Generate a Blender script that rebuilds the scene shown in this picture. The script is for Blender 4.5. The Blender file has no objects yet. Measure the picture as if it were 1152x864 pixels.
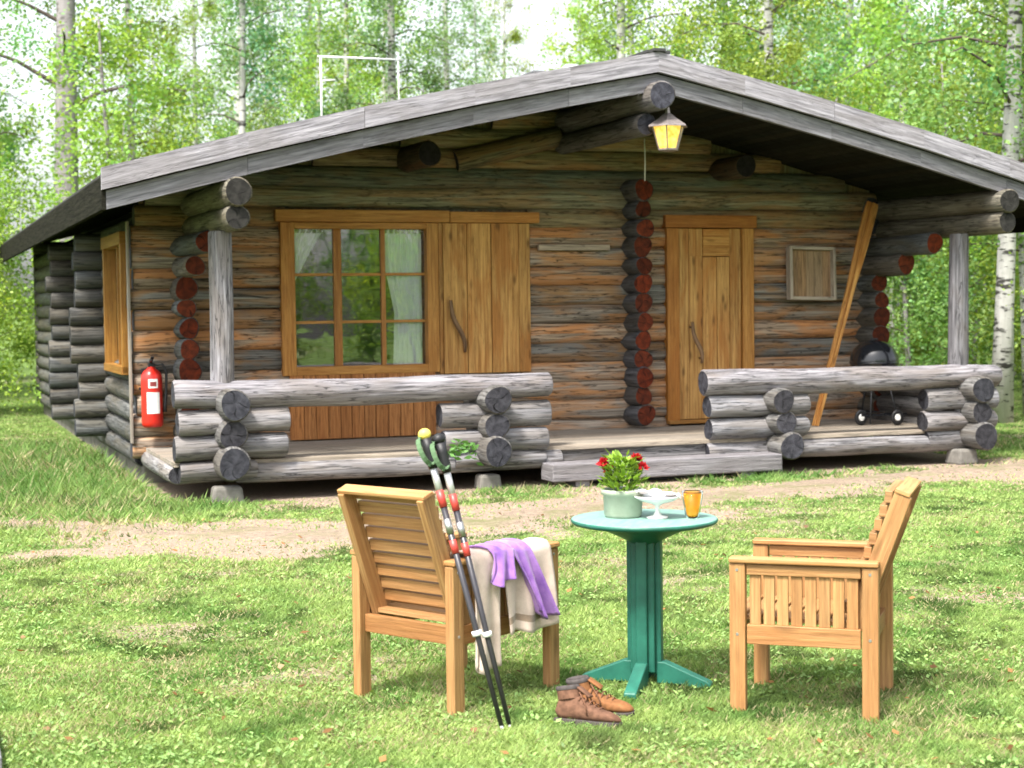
import bpy, math, random
import numpy as np
from mathutils import Vector, Matrix
random.seed(7); rng = np.random.default_rng(11)
S = bpy.context.scene
COL = S.collection
R = math.radians
# ------------------------------------------------------------------ render / camera / light
S.view_settings.view_transform = 'Standard'
S.view_settings.look = 'None'
S.view_settings.gamma = 1.0
S.view_settings.use_curve_mapping = False
S.view_settings.exposure = 2.1
S.render.resolution_x, S.render.resolution_y = 1024, 768
S.cycles.max_bounces = 8
S.cycles.transparent_max_bounces = 12

cam = bpy.data.cameras.new('camera'); co = bpy.data.objects.new('camera', cam); COL.objects.link(co)
cam.sensor_width = 36.0; cam.lens = 36.0 * 1850 / 1152
cam.dof.use_dof = True; cam.dof.focus_distance = 9.0; cam.dof.aperture_fstop = 3.6
cam.clip_end = 600; cam.clip_start = 0.05
EYE = 1.65; PITCH = math.atan((432 - 345) / 1850); ROLL = 0.013
co.matrix_world = Matrix.Translation((0, 0, EYE)) @ Matrix.Rotation(R(90) - PITCH, 4, 'X') @ Matrix.Rotation(-ROLL, 4, 'Z')
S.camera = co

SUN_EL = R(58); SUN_AZ = math.atan2(-0.5, -0.85)
w = bpy.data.worlds.new('World'); S.world = w; w.use_nodes = True
nt = w.node_tree
bg = nt.nodes['Background']
sky = nt.nodes.new('ShaderNodeTexSky'); sky.sky_type = 'NISHITA'; sky.sun_disc = False
sky.sun_elevation = SUN_EL; sky.sun_rotation = SUN_AZ; sky.air_density = 1.0; sky.dust_density = 4.0; sky.ozone_density = 1.0
hs = nt.nodes.new('ShaderNodeHueSaturation'); hs.inputs['Saturation'].default_value = 0.28; hs.inputs['Value'].default_value = 1.0
nt.links.new(sky.outputs[0], hs.inputs['Color']); nt.links.new(hs.outputs[0], bg.inputs['Color'])
bg.inputs['Strength'].default_value = 0.105
sl = bpy.data.lights.new('sun', 'SUN'); so = bpy.data.objects.new('sun', sl); COL.objects.link(so)
sl.energy = 1.85; sl.angle = R(9); sl.color = (1.0, 0.95, 0.86)
sd = Vector((math.sin(SUN_AZ) * math.cos(SUN_EL), math.cos(SUN_AZ) * math.cos(SUN_EL), math.sin(SUN_EL)))
so.rotation_euler = sd.to_track_quat('Z', 'Y').to_euler()
so.location = sd * 30

# ------------------------------------------------------------------ node helpers
class NB:
    def __init__(self, name):
        self.m = bpy.data.materials.new(name); self.m.use_nodes = True
        self.t = self.m.node_tree; self.t.nodes.clear()
        self.out = self.t.nodes.new('ShaderNodeOutputMaterial')
    def n(self, typ, **kw):
        nd = self.t.nodes.new('ShaderNode' + typ)
        for k, v in kw.items(): setattr(nd, k, v)
        return nd
    def l(self, a, b): self.t.links.new(a, b)
    def val(self, sock, v):
        if isinstance(v, bpy.types.NodeSocket): self.l(v, sock)
        else:
            if isinstance(v, tuple) and len(v) == 3 and sock.type == 'RGBA': v = v + (1,)
            sock.default_value = v
    def noise(self, vec, scale=5, detail=4, rough=.55, dist=0):
        nd = self.n('TexNoise'); self.val(nd.inputs['Scale'], scale); nd.inputs['Detail'].default_value = detail
        nd.inputs['Roughness'].default_value = rough; nd.inputs['Distortion'].default_value = dist
        if vec is not None: self.l(vec, nd.inputs['Vector'])
        return nd.outputs['Fac']
    def mapping(self, vec, scale=(1, 1, 1), loc=(0, 0, 0)):
        nd = self.n('Mapping'); nd.inputs['Scale'].default_value = scale; nd.inputs['Location'].default_value = loc
        self.l(vec, nd.inputs['Vector']); return nd.outputs[0]
    def ramp(self, fac, stops):
        nd = self.n('ValToRGB'); r = nd.color_ramp
        while len(r.elements) > 1: r.elements.remove(r.elements[-1])
        for i, (p, c) in enumerate(stops):
            if not isinstance(c, tuple): c = (c, c, c)
            e = r.elements[0] if i == 0 else r.elements.new(p)
            e.position = p; e.color = c + (1,)
        self.l(fac, nd.inputs['Fac']); return nd.outputs['Color']
    def mix(self, fac, a, b, typ='MIX'):
        nd = self.n('Mix', data_type='RGBA', blend_type=typ)
        self.val(nd.inputs[0], fac); self.val(nd.inputs[6], a); self.val(nd.inputs[7], b)
        return nd.outputs[2]
    def math(self, op, a, b=0.0):
        nd = self.n('Math', operation=op); self.val(nd.inputs[0], a); self.val(nd.inputs[1], b); return nd.outputs[0]
    def attr(self, name='Col'):
        nd = self.n('Attribute', attribute_name=name); return nd.outputs['Color']
    def uv(self): return self.n('TexCoord').outputs['UV']
    def obj(self): return self.n('TexCoord').outputs['Object']
    def bump(self, h, strength=.3, dist=.01):
        nd = self.n('Bump'); nd.inputs['Strength'].default_value = strength; nd.inputs['Distance'].default_value = dist
        self.l(h, nd.inputs['Height']); return nd.outputs[0]
    def principled(self, color, rough=.7, spec=.3, bump=None, metal=0.0, **kw):
        p = self.n('BsdfPrincipled'); self.val(p.inputs['Base Color'], color); self.val(p.inputs['Roughness'], rough)
        p.inputs['Specular IOR Level'].default_value = spec; p.inputs['Metallic'].default_value = metal
        if bump is not None: self.l(bump, p.inputs['Normal'])
        for k, v in kw.items(): self.val(p.inputs[k.replace('_', ' ')], v)
        self.l(p.outputs[0], self.out.inputs['Surface']); return p

def wood(name, dark, light, patch=None, patch_amt=.5, crack=.5, rough=.75, grain=26, along=1.3, knots=0.0, bump=.5, spec=.25):
    """timber: grain stretched along U of the UV map (metres), tinted by the Col attribute"""
    b = NB(name); uv = b.uv()
    g = b.noise(b.mapping(uv, (along, grain, 1)), 1.6, 5, .6, .4)
    c = b.ramp(g, [(.30, dark), (.62, light)])
    if patch:
        p = b.noise(b.mapping(uv, (.8, 3.4, 1), (3, 7, 0)), 1.3, 3, .6, .8)
        c = b.mix(b.ramp(p, [(.44, 0.0), (.60, patch_amt)]), c, patch)
    fine = b.noise(b.mapping(uv, (along * 3, grain * 4, 1)), 2.0, 3, .6)
    c = b.mix(.5, c, b.ramp(fine, [(.3, .55), (.7, 1.35)]), 'MULTIPLY')
    h = b.math('ADD', g, b.math('MULTIPLY', fine, .4))
    if crack:
        k = b.noise(b.mapping(uv, (.75, 13, 1), (11, 2, 0)), 1.5, 4, .55, .5)
        kk = b.math('ABSOLUTE', b.math('SUBTRACT', k, .5))
        cr = b.ramp(kk, [(.0, crack), (.022, 0.0)])
        c = b.mix(cr, c, tuple(x * .22 for x in dark))
        h = b.math('SUBTRACT', h, b.math('MULTIPLY', cr, 1.2))
    if knots:
        v = b.n('TexVoronoi'); v.feature = 'F1'; v.inputs['Scale'].default_value = 1.0
        b.l(b.mapping(uv, (3.2, 9.0, 1)), v.inputs['Vector'])
        c = b.mix(b.ramp(v.outputs['Distance'], [(.07, knots), (.14, knots * .55), (.24, 0.0)]), c, tuple(x * .35 for x in dark))
    c = b.mix(1.0, c, b.attr(), 'MULTIPLY')
    b.principled(c, rough, spec, b.bump(h, bump, .012))
    return b.m

def endgrain(name, dark, light):
    b = NB(name); uv = b.uv()
    ln = b.n('VectorMath', operation='LENGTH'); b.l(uv, ln.inputs[0]); d = ln.outputs['Value']
    nz = b.noise(uv, 14, 3, .6)
    rings = b.math('SINE', b.math('MULTIPLY', b.math('ADD', d, b.math('MULTIPLY', nz, .012)), 480))
    c = b.ramp(b.math('ADD', b.math('MULTIPLY', rings, .18), nz), [(.3, dark), (.75, light)])
    # drying checks that run from the heart outward
    g = b.n('TexGradient', gradient_type='RADIAL'); b.l(b.n('TexCoord').outputs['UV'], g.inputs[0])
    a = b.noise(b.obj(), 2.7, 2, .6); on = b.noise(b.obj(), 5.3, 1, .5)
    sp = b.math('ABSOLUTE', b.math('SINE', b.math('MULTIPLY', b.math('ADD', g.outputs['Fac'], b.math('MULTIPLY', a, .9)), 12.6)))
    ck = b.math('MULTIPLY', b.ramp(sp, [(.0, .95), (.22, 0.0)]), b.ramp(on, [(.42, 0.0), (.52, 1.0)]))
    c = b.mix(ck, c, tuple(x * .15 for x in dark))
    c = b.mix(1.0, c, b.attr(), 'MULTIPLY')
    b.principled(c, .85, .2, b.bump(b.math('SUBTRACT', nz, ck), .5, .01)); return b.m

def plain(name, color, rough=.6, spec=.4, var=.15, scale=30, bump=.1, metal=0.0, **kw):
    b = NB(name); o = b.obj(); nz = b.noise(o, scale, 4, .6)
    c = b.mix(1.0, color, b.ramp(nz, [(.25, 1 - var * 1.6), (.75, 1 + var)]), 'MULTIPLY')
    b.principled(c, rough, spec, b.bump(nz, bump, .004), metal, **kw); return b.m

def leafmat(name, tint, trans=.4, use_rand=True):
    b = NB(name); c = b.mix(1.0, b.attr(), tint, 'MULTIPLY')
    if use_rand:
        oi = b.n('ObjectInfo'); hsn = b.n('HueSaturation')
        b.l(b.math('ADD', .485, b.math('MULTIPLY', oi.outputs['Random'], .03)), hsn.inputs['Hue'])
        b.l(b.math('ADD', .8, b.math('MULTIPLY', oi.outputs['Random'], .4)), hsn.inputs['Value'])
        b.l(c, hsn.inputs['Color']); c = hsn.outputs[0]
    d = b.n('BsdfDiffuse'); b.l(c, d.inputs[0])
    t = b.n('BsdfTranslucent'); b.l(b.mix(1.0, c, (1.15, 1.1, .6), 'MULTIPLY'), t.inputs[0])
    g = b.n('BsdfGlossy'); g.inputs['Roughness'].default_value = .45; g.inputs[0].default_value = (1, 1, 1, 1)
    m = b.n('MixShader'); m.inputs[0].default_value = trans; b.l(d.outputs[0], m.inputs[1]); b.l(t.outputs[0], m.inputs[2])
    m2 = b.n('MixShader'); m2.inputs[0].default_value = .015; b.l(m.outputs[0], m2.inputs[1]); b.l(g.outputs[0], m2.inputs[2])
    b.l(m2.outputs[0], b.out.inputs['Surface']); return b.m

M = {}
M['grey_log'] = wood('weathered_grey_log', (.070, .068, .074), (.27, .262, .275), (.15, .13, .115), .65, crack=.9, knots=.55)
M['grey_board'] = wood('weathered_grey_board', (.085, .082, .09), (.27, .262, .28), (.15, .14, .14), .55, crack=.35, knots=.3)
M['wall_log'] = wood('brown_wall_log', (.060, .044, .033), (.32, .265, .21), (.36, .165, .058), .8, crack=.95, along=.7)
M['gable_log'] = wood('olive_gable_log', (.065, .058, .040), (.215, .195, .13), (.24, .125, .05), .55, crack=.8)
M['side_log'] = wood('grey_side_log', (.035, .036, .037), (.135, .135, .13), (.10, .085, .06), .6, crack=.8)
M['pine'] = wood('honey_pine_board', (.27, .115, .028), (.58, .335, .11), (.37, .145, .032), .7, crack=.35, knots=.75, rough=.6, along=.9)
M['frame_pine'] = wood('orange_pine_frame', (.30, .125, .026), (.50, .25, .066), (.34, .13, .024), .5, crack=.25, rough=.5)
M['chair_pine'] = wood('garden_chair_pine', (.24, .118, .044), (.44, .252, .105), (.34, .155, .055), .55, crack=.12, knots=.5, rough=.5, grain=40, bump=.25, spec=.35)
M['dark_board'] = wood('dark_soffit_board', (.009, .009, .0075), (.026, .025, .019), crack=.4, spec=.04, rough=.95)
M['deck'] = wood('pale_deck_board', (.16, .14, .115), (.33, .29, .24), (.22, .19, .165), .5, crack=.5)
M['panel'] = wood('rust_panel_board', (.24, .085, .024), (.42, .18, .058), crack=.5)
M['end_grey'] = endgrain('weathered_end_grain', (.009, .009, .012), (.060, .060, .072))
M['end_red'] = endgrain('stained_end_grain', (.024, .007, .004), (.155, .027, .009))
M['end_pale'] = endgrain('pale_end_grain', (.25, .19, .13), (.55, .46, .36))
M['felt'] = plain('roof_felt', (.06, .06, .06), .95, .1)
M['stone'] = plain('foundation_stone', (.17, .16, .145), .95, .2, .3, 9, .6)
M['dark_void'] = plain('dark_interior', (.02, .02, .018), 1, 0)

# ------------------------------------------------------------------ mesh builder
class MB:
    def __init__(s): s.v = []; s.f = []; s.uv = []; s.c = []; s.m = []; s.s = []
    def face(s, idx, uvs, col=(1, 1, 1), mi=0, smooth=False):
        s.f.append(tuple(idx)); s.uv.append(uvs); s.c.append(col); s.m.append(mi); s.s.append(smooth)
    def tube(s, p0, p1, r0, r1=None, seg=14, step=.28, wob=.05, col=(1, 1, 1), mi=0, ei=0, ecol=None, sq=1.0, caps=True, bow=0.0, bev=.014, hew=0.0):
        p0 = Vector(p0); p1 = Vector(p1); r1 = r0 if r1 is None else r1
        ax = (p1 - p0); L = ax.length; ax.normalize()
        ref = Vector((0, 0, 1)) if abs(ax.z) < .9 else Vector((1, 0, 0))
        a = ax.cross(ref).normalized(); b = a.cross(ax).normalized() * -1.0
        b = ax.cross(a).normalized() * -1
        n = max(2, int(L / step) + 1)
        ts = [i / (n - 1) for i in range(n)]
        if bev and caps and L > 4 * bev: ts = [0, bev / L] + ts[1:-1] + [1 - bev / L, 1]
        ph = [random.uniform(0, 6.28) for _ in range(6)]; ou, ov = random.uniform(0, 50), random.uniform(0, 50)
        base = len(s.v); nr = len(ts)
        for i, t in enumerate(ts):
            r = r0 + (r1 - r0) * t
            if bev and caps and L > 4 * bev and i in (0, nr - 1): r *= .90
            x = t * L
            off = bow * math.sin(math.pi * t)
            dx = wob * .5 * r0 * math.sin(x * 2.1 + ph[3]); dz = wob * .5 * r0 * math.sin(x * 1.7 + ph[4])
            for k in range(seg):
                th = 6.28318 * k / seg
                rr = r * (1 + wob * (.6 * math.sin(2 * th + ph[0] + x * .9) + .5 * math.sin(3 * th + ph[1] - x * 1.7) + .45 * math.sin(x * 5.3 + ph[2] + th)))
                if hew: rr *= (abs(math.cos(th)) ** hew + abs(math.sin(th)) ** hew) ** (-1 / hew)
                s.v.append(tuple(p0 + ax * x + a * (rr * math.cos(th) + dx) + b * (rr * math.sin(th) * sq + dz + off)))
        for i in range(nr - 1):
            for k in range(seg):
                k2 = (k + 1) % seg
                u0, u1 = ts[i] * L + ou, ts[i + 1] * L + ou
                va, vb = ov + k / seg * 6.283 * r0, ov + (k + 1) / seg * 6.283 * r0
                s.face((base + i * seg + k, base + (i + 1) * seg + k, base + (i + 1) * seg + k2, base + i * seg + k2),
                       ((u0, va), (u1, va), (u1, vb), (u0, vb)), col, mi, True)
        if caps:
            for e in (0, nr - 1):
                ring = [s.v[base + e * seg + k] for k in range(seg)]
                c = sum((Vector(q) for q in ring), Vector()) / seg
                jit = (random.uniform(-.25, .25) * r0, random.uniform(-.25, .25) * r0); rot = random.uniform(0, 6.28)
                nb = len(s.v); s.v.extend(ring); s.v.append(tuple(c))
                def cuv(k): return (r0 * math.cos(6.283 * k / seg + rot) + jit[0], r0 * math.sin(6.283 * k / seg + rot) + jit[1])
                for k in range(seg):
                    k2 = (k + 1) % seg
                    idx = (nb + k, nb + k2, nb + seg) if e else (nb + k2, nb + k, nb + seg)
                    uvs = (cuv(k), cuv(k + 1), jit) if e else (cuv(k + 1), cuv(k), jit)
                    s.face(idx, uvs, ecol or col, ei, False)
    def path(s, pts, rads, seg=8, col=(1, 1, 1), mi=0, caps=True):
        """smooth tapered tube through points"""
        pts = [Vector(p) for p in pts]; base = len(s.v); L = 0; ls = [0]
        for i in range(1, len(pts)): L += (pts[i] - pts[i - 1]).length; ls.append(L)
        ov = random.uniform(0, 20)
        prev = None
        for i, p in enumerate(pts):
            d = (pts[min(i + 1, len(pts) - 1)] - pts[max(i - 1, 0)]).normalized()
            if prev is None: ref = Vector((0, 0, 1)) if abs(d.z) < .9 else Vector((1, 0, 0)); a = d.cross(ref).normalized()
            else: a = (prev - d * prev.dot(d)).normalized()
            prev = a; b = d.cross(a)
            for k in range(seg):
                th = 6.28318 * k / seg
                s.v.append(tuple(p + (a * math.cos(th) + b * math.sin(th)) * rads[i]))
        for i in range(len(pts) - 1):
            for k in range(seg):
                k2 = (k + 1) % seg; va, vb = ov + k / seg * 6.283 * rads[0], ov + (k + 1) / seg * 6.283 * rads[0]
                s.face((base + i * seg + k, base + i * seg + k2, base + (i + 1) * seg + k2, base + (i + 1) * seg + k),
                       ((ls[i], va), (ls[i], vb), (ls[i + 1], vb), (ls[i + 1], va)), col, mi, True)
        if caps:
            s.face([base + k for k in range(seg)][::-1], [(0, 0)] * seg, col, mi)
            s.face([base + (len(pts) - 1) * seg + k for k in range(seg)], [(0, 0)] * seg, col, mi)
    def box(s, c, size, rot=None, col=(1, 1, 1), mi=0, taper=None):
        hx, hy, hz = (x / 2 for x in size); c = Vector(c)
        lx = max(range(3), key=lambda i: size[i]); ou, ov = random.uniform(0, 50), random.uniform(0, 50)
        loc = [Vector((sx * hx, sy * hy, sz * hz)) for sz in (-1, 1) for sy in (-1, 1) for sx in (-1, 1)]
        if taper:
            for q in loc:
                if q.z > 0: q.x *= taper[0]; q.y *= taper[1]
        base = len(s.v)
        for q in loc: s.v.append(tuple(c + (rot @ q if rot else q)))
        for idx, ax in (((0, 2, 3, 1), 2), ((4, 5, 7, 6), 2), ((0, 1, 5, 4), 1), ((2, 6, 7, 3), 1), ((0, 4, 6, 2), 0), ((1, 3, 7, 5), 0)):
            o = [i for i in range(3) if i != ax]
            if lx in o: ui = lx; vi = [i for i in o if i != lx][0]
            else: ui, vi = o
            s.face([base + i for i in idx], [(loc[i][ui] + ou, loc[i][vi] + ov + ax * .37) for i in idx], col, mi)
    def bar(s, p0, p1, wd, ht, up=(0, 0, 1), col=(1, 1, 1), mi=0):
        p0 = Vector(p0); p1 = Vector(p1); d = p1 - p0; L = d.length; d.normalize()
        y = Vector(up).cross(d)
        if y.length < 1e-5: y = Vector((0, 1, 0)).cross(d)
        y.normalize(); z = d.cross(y)
        s.box((p0 + p1) / 2, (L, wd, ht), Matrix((d, y, z)).transposed(), col, mi)
    def extrude(s, pts, off, col=(1, 1, 1), mi=0):
        """closed polygon extruded by a vector"""
        off = Vector(off); n = len(pts); base = len(s.v); pts = [Vector(p) for p in pts]
        nrm = Vector()
        for i in range(n): nrm += pts[i].cross(pts[(i + 1) % n])
        if nrm.dot(off) > 0: pts = pts[::-1]
        u = (pts[1] - pts[0]).normalized(); v = off.normalized()
        w_ = u.cross(v); o = random.uniform(0, 30)
        for p in pts: s.v.append(tuple(p))
        for p in pts: s.v.append(tuple(p + off))
        def q(p): return (p.dot(u) + o, p.dot(w_) + o)
        s.face(range(base, base + n), [q(p) for p in pts], col, mi)
        s.face(range(base + 2 * n - 1, base + n - 1, -1), [q(p) for p in pts[::-1]], col, mi)
        acc = 0
        for i in range(n):
            j = (i + 1) % n; d = (pts[j] - pts[i]).length
            s.face((base + j, base + i, base + n + i, base + n + j), [(acc + d + o, o), (acc + o, o), (acc + o, off.length + o), (acc + d + o, off.length + o)], col, mi)
            acc += d
    def lathe(s, prof, c=(0, 0, 0), seg=24, col=(1, 1, 1), mi=0, smooth=True, rot=0.0):
        c = Vector(c); base = len(s.v)
        for r, z in prof:
            for k in range(seg):
                th = 6.28318 * k / seg + rot; s.v.append((c.x + r * math.cos(th), c.y + r * math.sin(th), c.z + z))
        for i in range(len(prof) - 1):
            for k in range(seg):
                k2 = (k + 1) % seg
                s.face((base + i * seg + k, base + i * seg + k2, base + (i + 1) * seg + k2, base + (i + 1) * seg + k),
                       ((k / seg, i * .1), ((k + 1) / seg, i * .1), ((k + 1) / seg, i * .1 + .1), (k / seg, i * .1 + .1)), col, mi, smooth)
    def ball(s, c, r, seg=12, rings=8, col=(1, 1, 1), mi=0, sc=(1, 1, 1)):
        base = len(s.v)
        for i in range(rings + 1):
            ph = math.pi * i / rings
            for k in range(seg):
                th = 6.283 * k / seg
                s.v.append((c[0] + r * sc[0] * math.sin(ph) * math.cos(th), c[1] + r * sc[1] * math.sin(ph) * math.sin(th), c[2] - r * sc[2] * math.cos(ph)))
        for i in range(rings):
            for k in range(seg):
                k2 = (k + 1) % seg
                s.face((base + i * seg + k, base + i * seg + k2, base + (i + 1) * seg + k2, base + (i + 1) * seg + k), ((0, 0), (.1, 0), (.1, .1), (0, .1)), col, mi, True)
    def grid(s, rows, col=(1, 1, 1), mi=0):
        """rows: list of lists of points"""
        base = len(s.v); n = len(rows[0])
        for r in rows: s.v.extend(tuple(p) for p in r)
        for i in range(len(rows) - 1):
            for j in range(n - 1):
                s.face((base + i * n + j, base + i * n + j + 1, base + (i + 1) * n + j + 1, base + (i + 1) * n + j),
                       ((j / n, i / len(rows)), ((j + 1) / n, i / len(rows)), ((j + 1) / n, (i + 1) / len(rows)), (j / n, (i + 1) / len(rows))), col, mi, True)
    def build(s, name, mats, parent=None, bevel=0.0, solid=0.0, sub=0):
        me = bpy.data.meshes.new(name); me.from_pydata(s.v, [], s.f)
        if not isinstance(mats, (list, tuple)): mats = [mats]
        for m in mats: me.materials.append(m)
        nl = len(me.loops)
        uvl = me.uv_layers.new(name='UVMap')
        uvl.data.foreach_set('uv', np.array([c for f in s.uv for p in f for c in p], dtype=np.float32))
        ca = me.attributes.new('Col', 'FLOAT_COLOR', 'CORNER')
        cc = np.ones((nl, 4), np.float32); i = 0
        for f, c in zip(s.f, s.c): cc[i:i + len(f), :3] = c; i += len(f)
        ca.data.foreach_set('color', cc.ravel())
        me.polygons.foreach_set('material_index', np.array(s.m, dtype=np.int32))
        me.polygons.foreach_set('use_smooth', np.array(s.s, dtype=bool))
        me.update()
        o = bpy.data.objects.new(name, me); COL.objects.link(o)
        if parent: o.parent = parent
        if solid:
            md = o.modifiers.new('thickness', 'SOLIDIFY'); md.thickness = solid; md.offset = 0
        if sub:
            md = o.modifiers.new('smooth', 'SUBSURF'); md.levels = sub; md.render_levels = sub
        if bevel:
            md = o.modifiers.new('bevel', 'BEVEL'); md.width = bevel; md.segments = 2; md.limit_method = 'ANGLE'; md.angle_limit = R(40)
        return o

def empty(name, label, cat, loc=(0, 0, 0), rz=0.0, group=None):
    o = bpy.data.objects.new(name, None); COL.objects.link(o); o.location = loc; o.rotation_euler = (0, 0, rz)
    o.empty_display_size = .1
    return tag(o, label, cat, group)
def tag(o, label, cat, group=None):
    o['label'] = label; o['category'] = cat
    if group: o['group'] = group
    return o
def structure(o, kind='structure'): o['kind'] = kind; return o

def vnoise(x, y, scale, seed=0):
    """value noise on numpy arrays, 0..1"""
    x = np.asarray(x, float) * scale; y = np.asarray(y, float) * scale
    xi = np.floor(x).astype(np.int64); yi = np.floor(y).astype(np.int64); xf = x - xi; yf = y - yi
    xf = xf * xf * (3 - 2 * xf); yf = yf * yf * (3 - 2 * yf)
    def h(a, b):
        n = (a * 374761393 + b * 668265263 + seed * 982451653) & 0xffffffff
        n = ((n ^ (n >> 13)) * 1274126177) & 0xffffffff
        return ((n ^ (n >> 16)) & 0xffff) / 65535.0
    return (h(xi, yi) * (1 - xf) + h(xi + 1, yi) * xf) * (1 - yf) + (h(xi, yi + 1) * (1 - xf) + h(xi + 1, yi + 1) * xf) * yf

# ------------------------------------------------------------------ cabin frame
TH = R(20.3); O = Vector((-2.509, 14.102, 0))
U = Vector((math.cos(TH), math.sin(TH), 0)); V = Vector((-math.sin(TH), math.cos(TH), 0))
def W(u, v, z=0.0): return O + U * u + V * v + Vector((0, 0, z))

# ------------------------------------------------------------------ ground, path, grass
PATH = [(-6.5, 13.8, .75), (-4.0, 12.75, .80), (-2.6, 12.1, .95), (-1.5, 11.95, .95), (-.5, 12.4, .95), (.25, 12.95, 1.0), (1.1, 13.6, .95), (2.4, 14.6, .85), (3.6, 15.4, .75), (5.2, 16.4, .8), (7.6, 17.6, .6), (10, 18.6, .5)]
def path_mask(x, y):
    x = np.asarray(x, float); y = np.asarray(y, float); m = np.full(x.shape, -9.0)
    for (x0, y0, w0), (x1, y1, w1) in zip(PATH[:-1], PATH[1:]):
        dx, dy = x1 - x0, y1 - y0; t = np.clip(((x - x0) * dx + (y - y0) * dy) / (dx * dx + dy * dy), 0, 1)
        d = np.hypot(x - x0 - t * dx, y - y0 - t * dy); ww = w0 + (w1 - w0) * t
        m = np.maximum(m, (ww * 1.25 - d) / .75)
    return m
def bare(x, y):
    """0 lush .. 1 bare earth or straw"""
    n = vnoise(x, y, 1.1, 3) * .42 + vnoise(x, y, 3.3, 5) * .33 + vnoise(x, y, 11, 9) * .25
    p = np.clip(path_mask(x, y) + (n - .5) * 3.4 + .1, 0, .92)
    q = np.clip((n - .53) * 3.6, 0, 1)
    xx = np.asarray(x) - O.x; yy = np.asarray(y) - O.y
    u = xx * U.x + yy * U.y; v = xx * V.x + yy * V.y
    under = ((u > -.35) & (u < 8.0) & (v > -.1) & (v < 14))
    front = np.clip((v + 1.1) / .6, 0, 1) * ((u > .2) & (u < 8.2) & (v < .2)) * .85 * np.clip((n - .34) * 8, 0, 1)
    return np.clip(np.maximum(np.maximum(p, q * .62), np.maximum(front, under * 1.0)), 0, 1)

gx = np.concatenate([np.linspace(-250, -14, 14), np.linspace(-12, 13, 190), np.linspace(15, 250, 14)])
gy = np.concatenate([np.linspace(-60, 2, 8), np.linspace(3, 28, 190), np.linspace(30, 400, 16)])
GX, GY = np.meshgrid(gx, gy)
GZ = (vnoise(GX, GY, .7, 21) - .5) * .02 * ((GX > -12) & (GX < 13) & (GY > 3) & (GY < 28))
gv = np.stack([GX, GY, GZ], -1).reshape(-1, 3)
nx, ny = len(gx), len(gy)
ii = np.arange(ny - 1)[:, None] * nx + np.arange(nx - 1)[None]
gf = np.stack([ii, ii + 1, ii + nx + 1, ii + nx], -1).reshape(-1, 4)
me = bpy.data.meshes.new('lawn_ground'); me.from_pydata(gv.tolist(), [], gf.tolist())
at = me.attributes.new('bare', 'FLOAT', 'POINT'); at.data.foreach_set('value', bare(gv[:, 0], gv[:, 1]).astype(np.float32))
ground = bpy.data.objects.new('lawn_ground', me); COL.objects.link(ground); structure(ground)
for p in me.polygons: p.use_smooth = True
b = NB('lawn_soil'); ob = b.obj()
n1 = b.noise(ob, 2.2, 5, .65); n2 = b.noise(ob, 26, 5, .7); n3 = b.noise(ob, 90, 3, .6)
green = b.ramp(n2, [(.3, (.055, .085, .022)), (.55, (.12, .19, .045)), (.75, (.22, .25, .09))])
soil = b.ramp(b.math('ADD', b.math('MULTIPLY', n3, .6), b.math('MULTIPLY', n2, .45)), [(.33, (.13, .095, .07)), (.5, (.28, .215, .165)), (.68, (.44, .355, .275))])
fa = b.n('Attribute', attribute_name='bare').outputs['Fac']
c = b.mix(b.ramp(b.math('ADD', fa, b.math('MULTIPLY', b.math('SUBTRACT', n2, .5), .6)), [(.2, 0.0), (.65, 1.0)]), green, soil)
b.principled(c, .95, .1, b.bump(b.math('ADD', n2, n3), .8, .02))
me.materials.append(b.m)

# worn path as its own sheet just above the lawn
b = NB('trodden_earth'); ob = b.obj()
n2 = b.noise(ob, 18, 6, .7); n3 = b.noise(ob, 80, 3, .6); n1 = b.noise(ob, 2.5, 3, .6)
soil = b.ramp(b.math('ADD', b.math('MULTIPLY', n3, .5), b.math('MULTIPLY', n2, .55)), [(.33, (.13, .095, .07)), (.5, (.28, .215, .165)), (.68, (.44, .355, .275))])
soil = b.mix(b.ramp(n1, [(.45, 0.0), (.7, .7)]), soil, (.17, .19, .07))
b.principled(soil, .95, .1, b.bump(b.math('ADD', n2, n3), .9, .025))
pm = MB(); ptsL = []; ptsR = []
NP = 160
P = np.array(PATH); seglen = np.concatenate([[0], np.cumsum(np.hypot(np.diff(P[:, 0]), np.diff(P[:, 1])))])
ss = np.linspace(0, seglen[-1], NP)
px_, py_, pw_ = (np.interp(ss, seglen, P[:, i]) for i in range(3))
rows = []
for i in range(NP):
    j0, j1 = max(0, i - 3), min(NP - 1, i + 3)
    t = Vector((px_[j1] - px_[j0], py_[j1] - py_[j0], 0)).normalized(); nrm = Vector((-t.y, t.x, 0))
    wl = pw_[i] * (.05 + .50 * vnoise([ss[i]], [1.0], 1.6, 1)[0] + .3 * (vnoise([ss[i]], [4.0], 6, 2)[0] - .5))
    wr = pw_[i] * (.05 + .50 * vnoise([ss[i]], [9.0], 1.6, 1)[0] + .3 * (vnoise([ss[i]], [14.0], 6, 2)[0] - .5))
    rows.append([Vector((px_[i], py_[i], 0)) + nrm * (wl + (-wr - wl) * k / 8) for k in range(9)])
for r in rows:
    for k_, p in enumerate(r): p.z = (-.035 if k_ in (0, 8) else 0) + float((vnoise([p.x], [p.y], .7, 21)[0] - .5) * .02 + .013)
pm.grid([r[::-1] for r in rows])
structure(pm.build('dirt_path', b.m))

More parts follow.
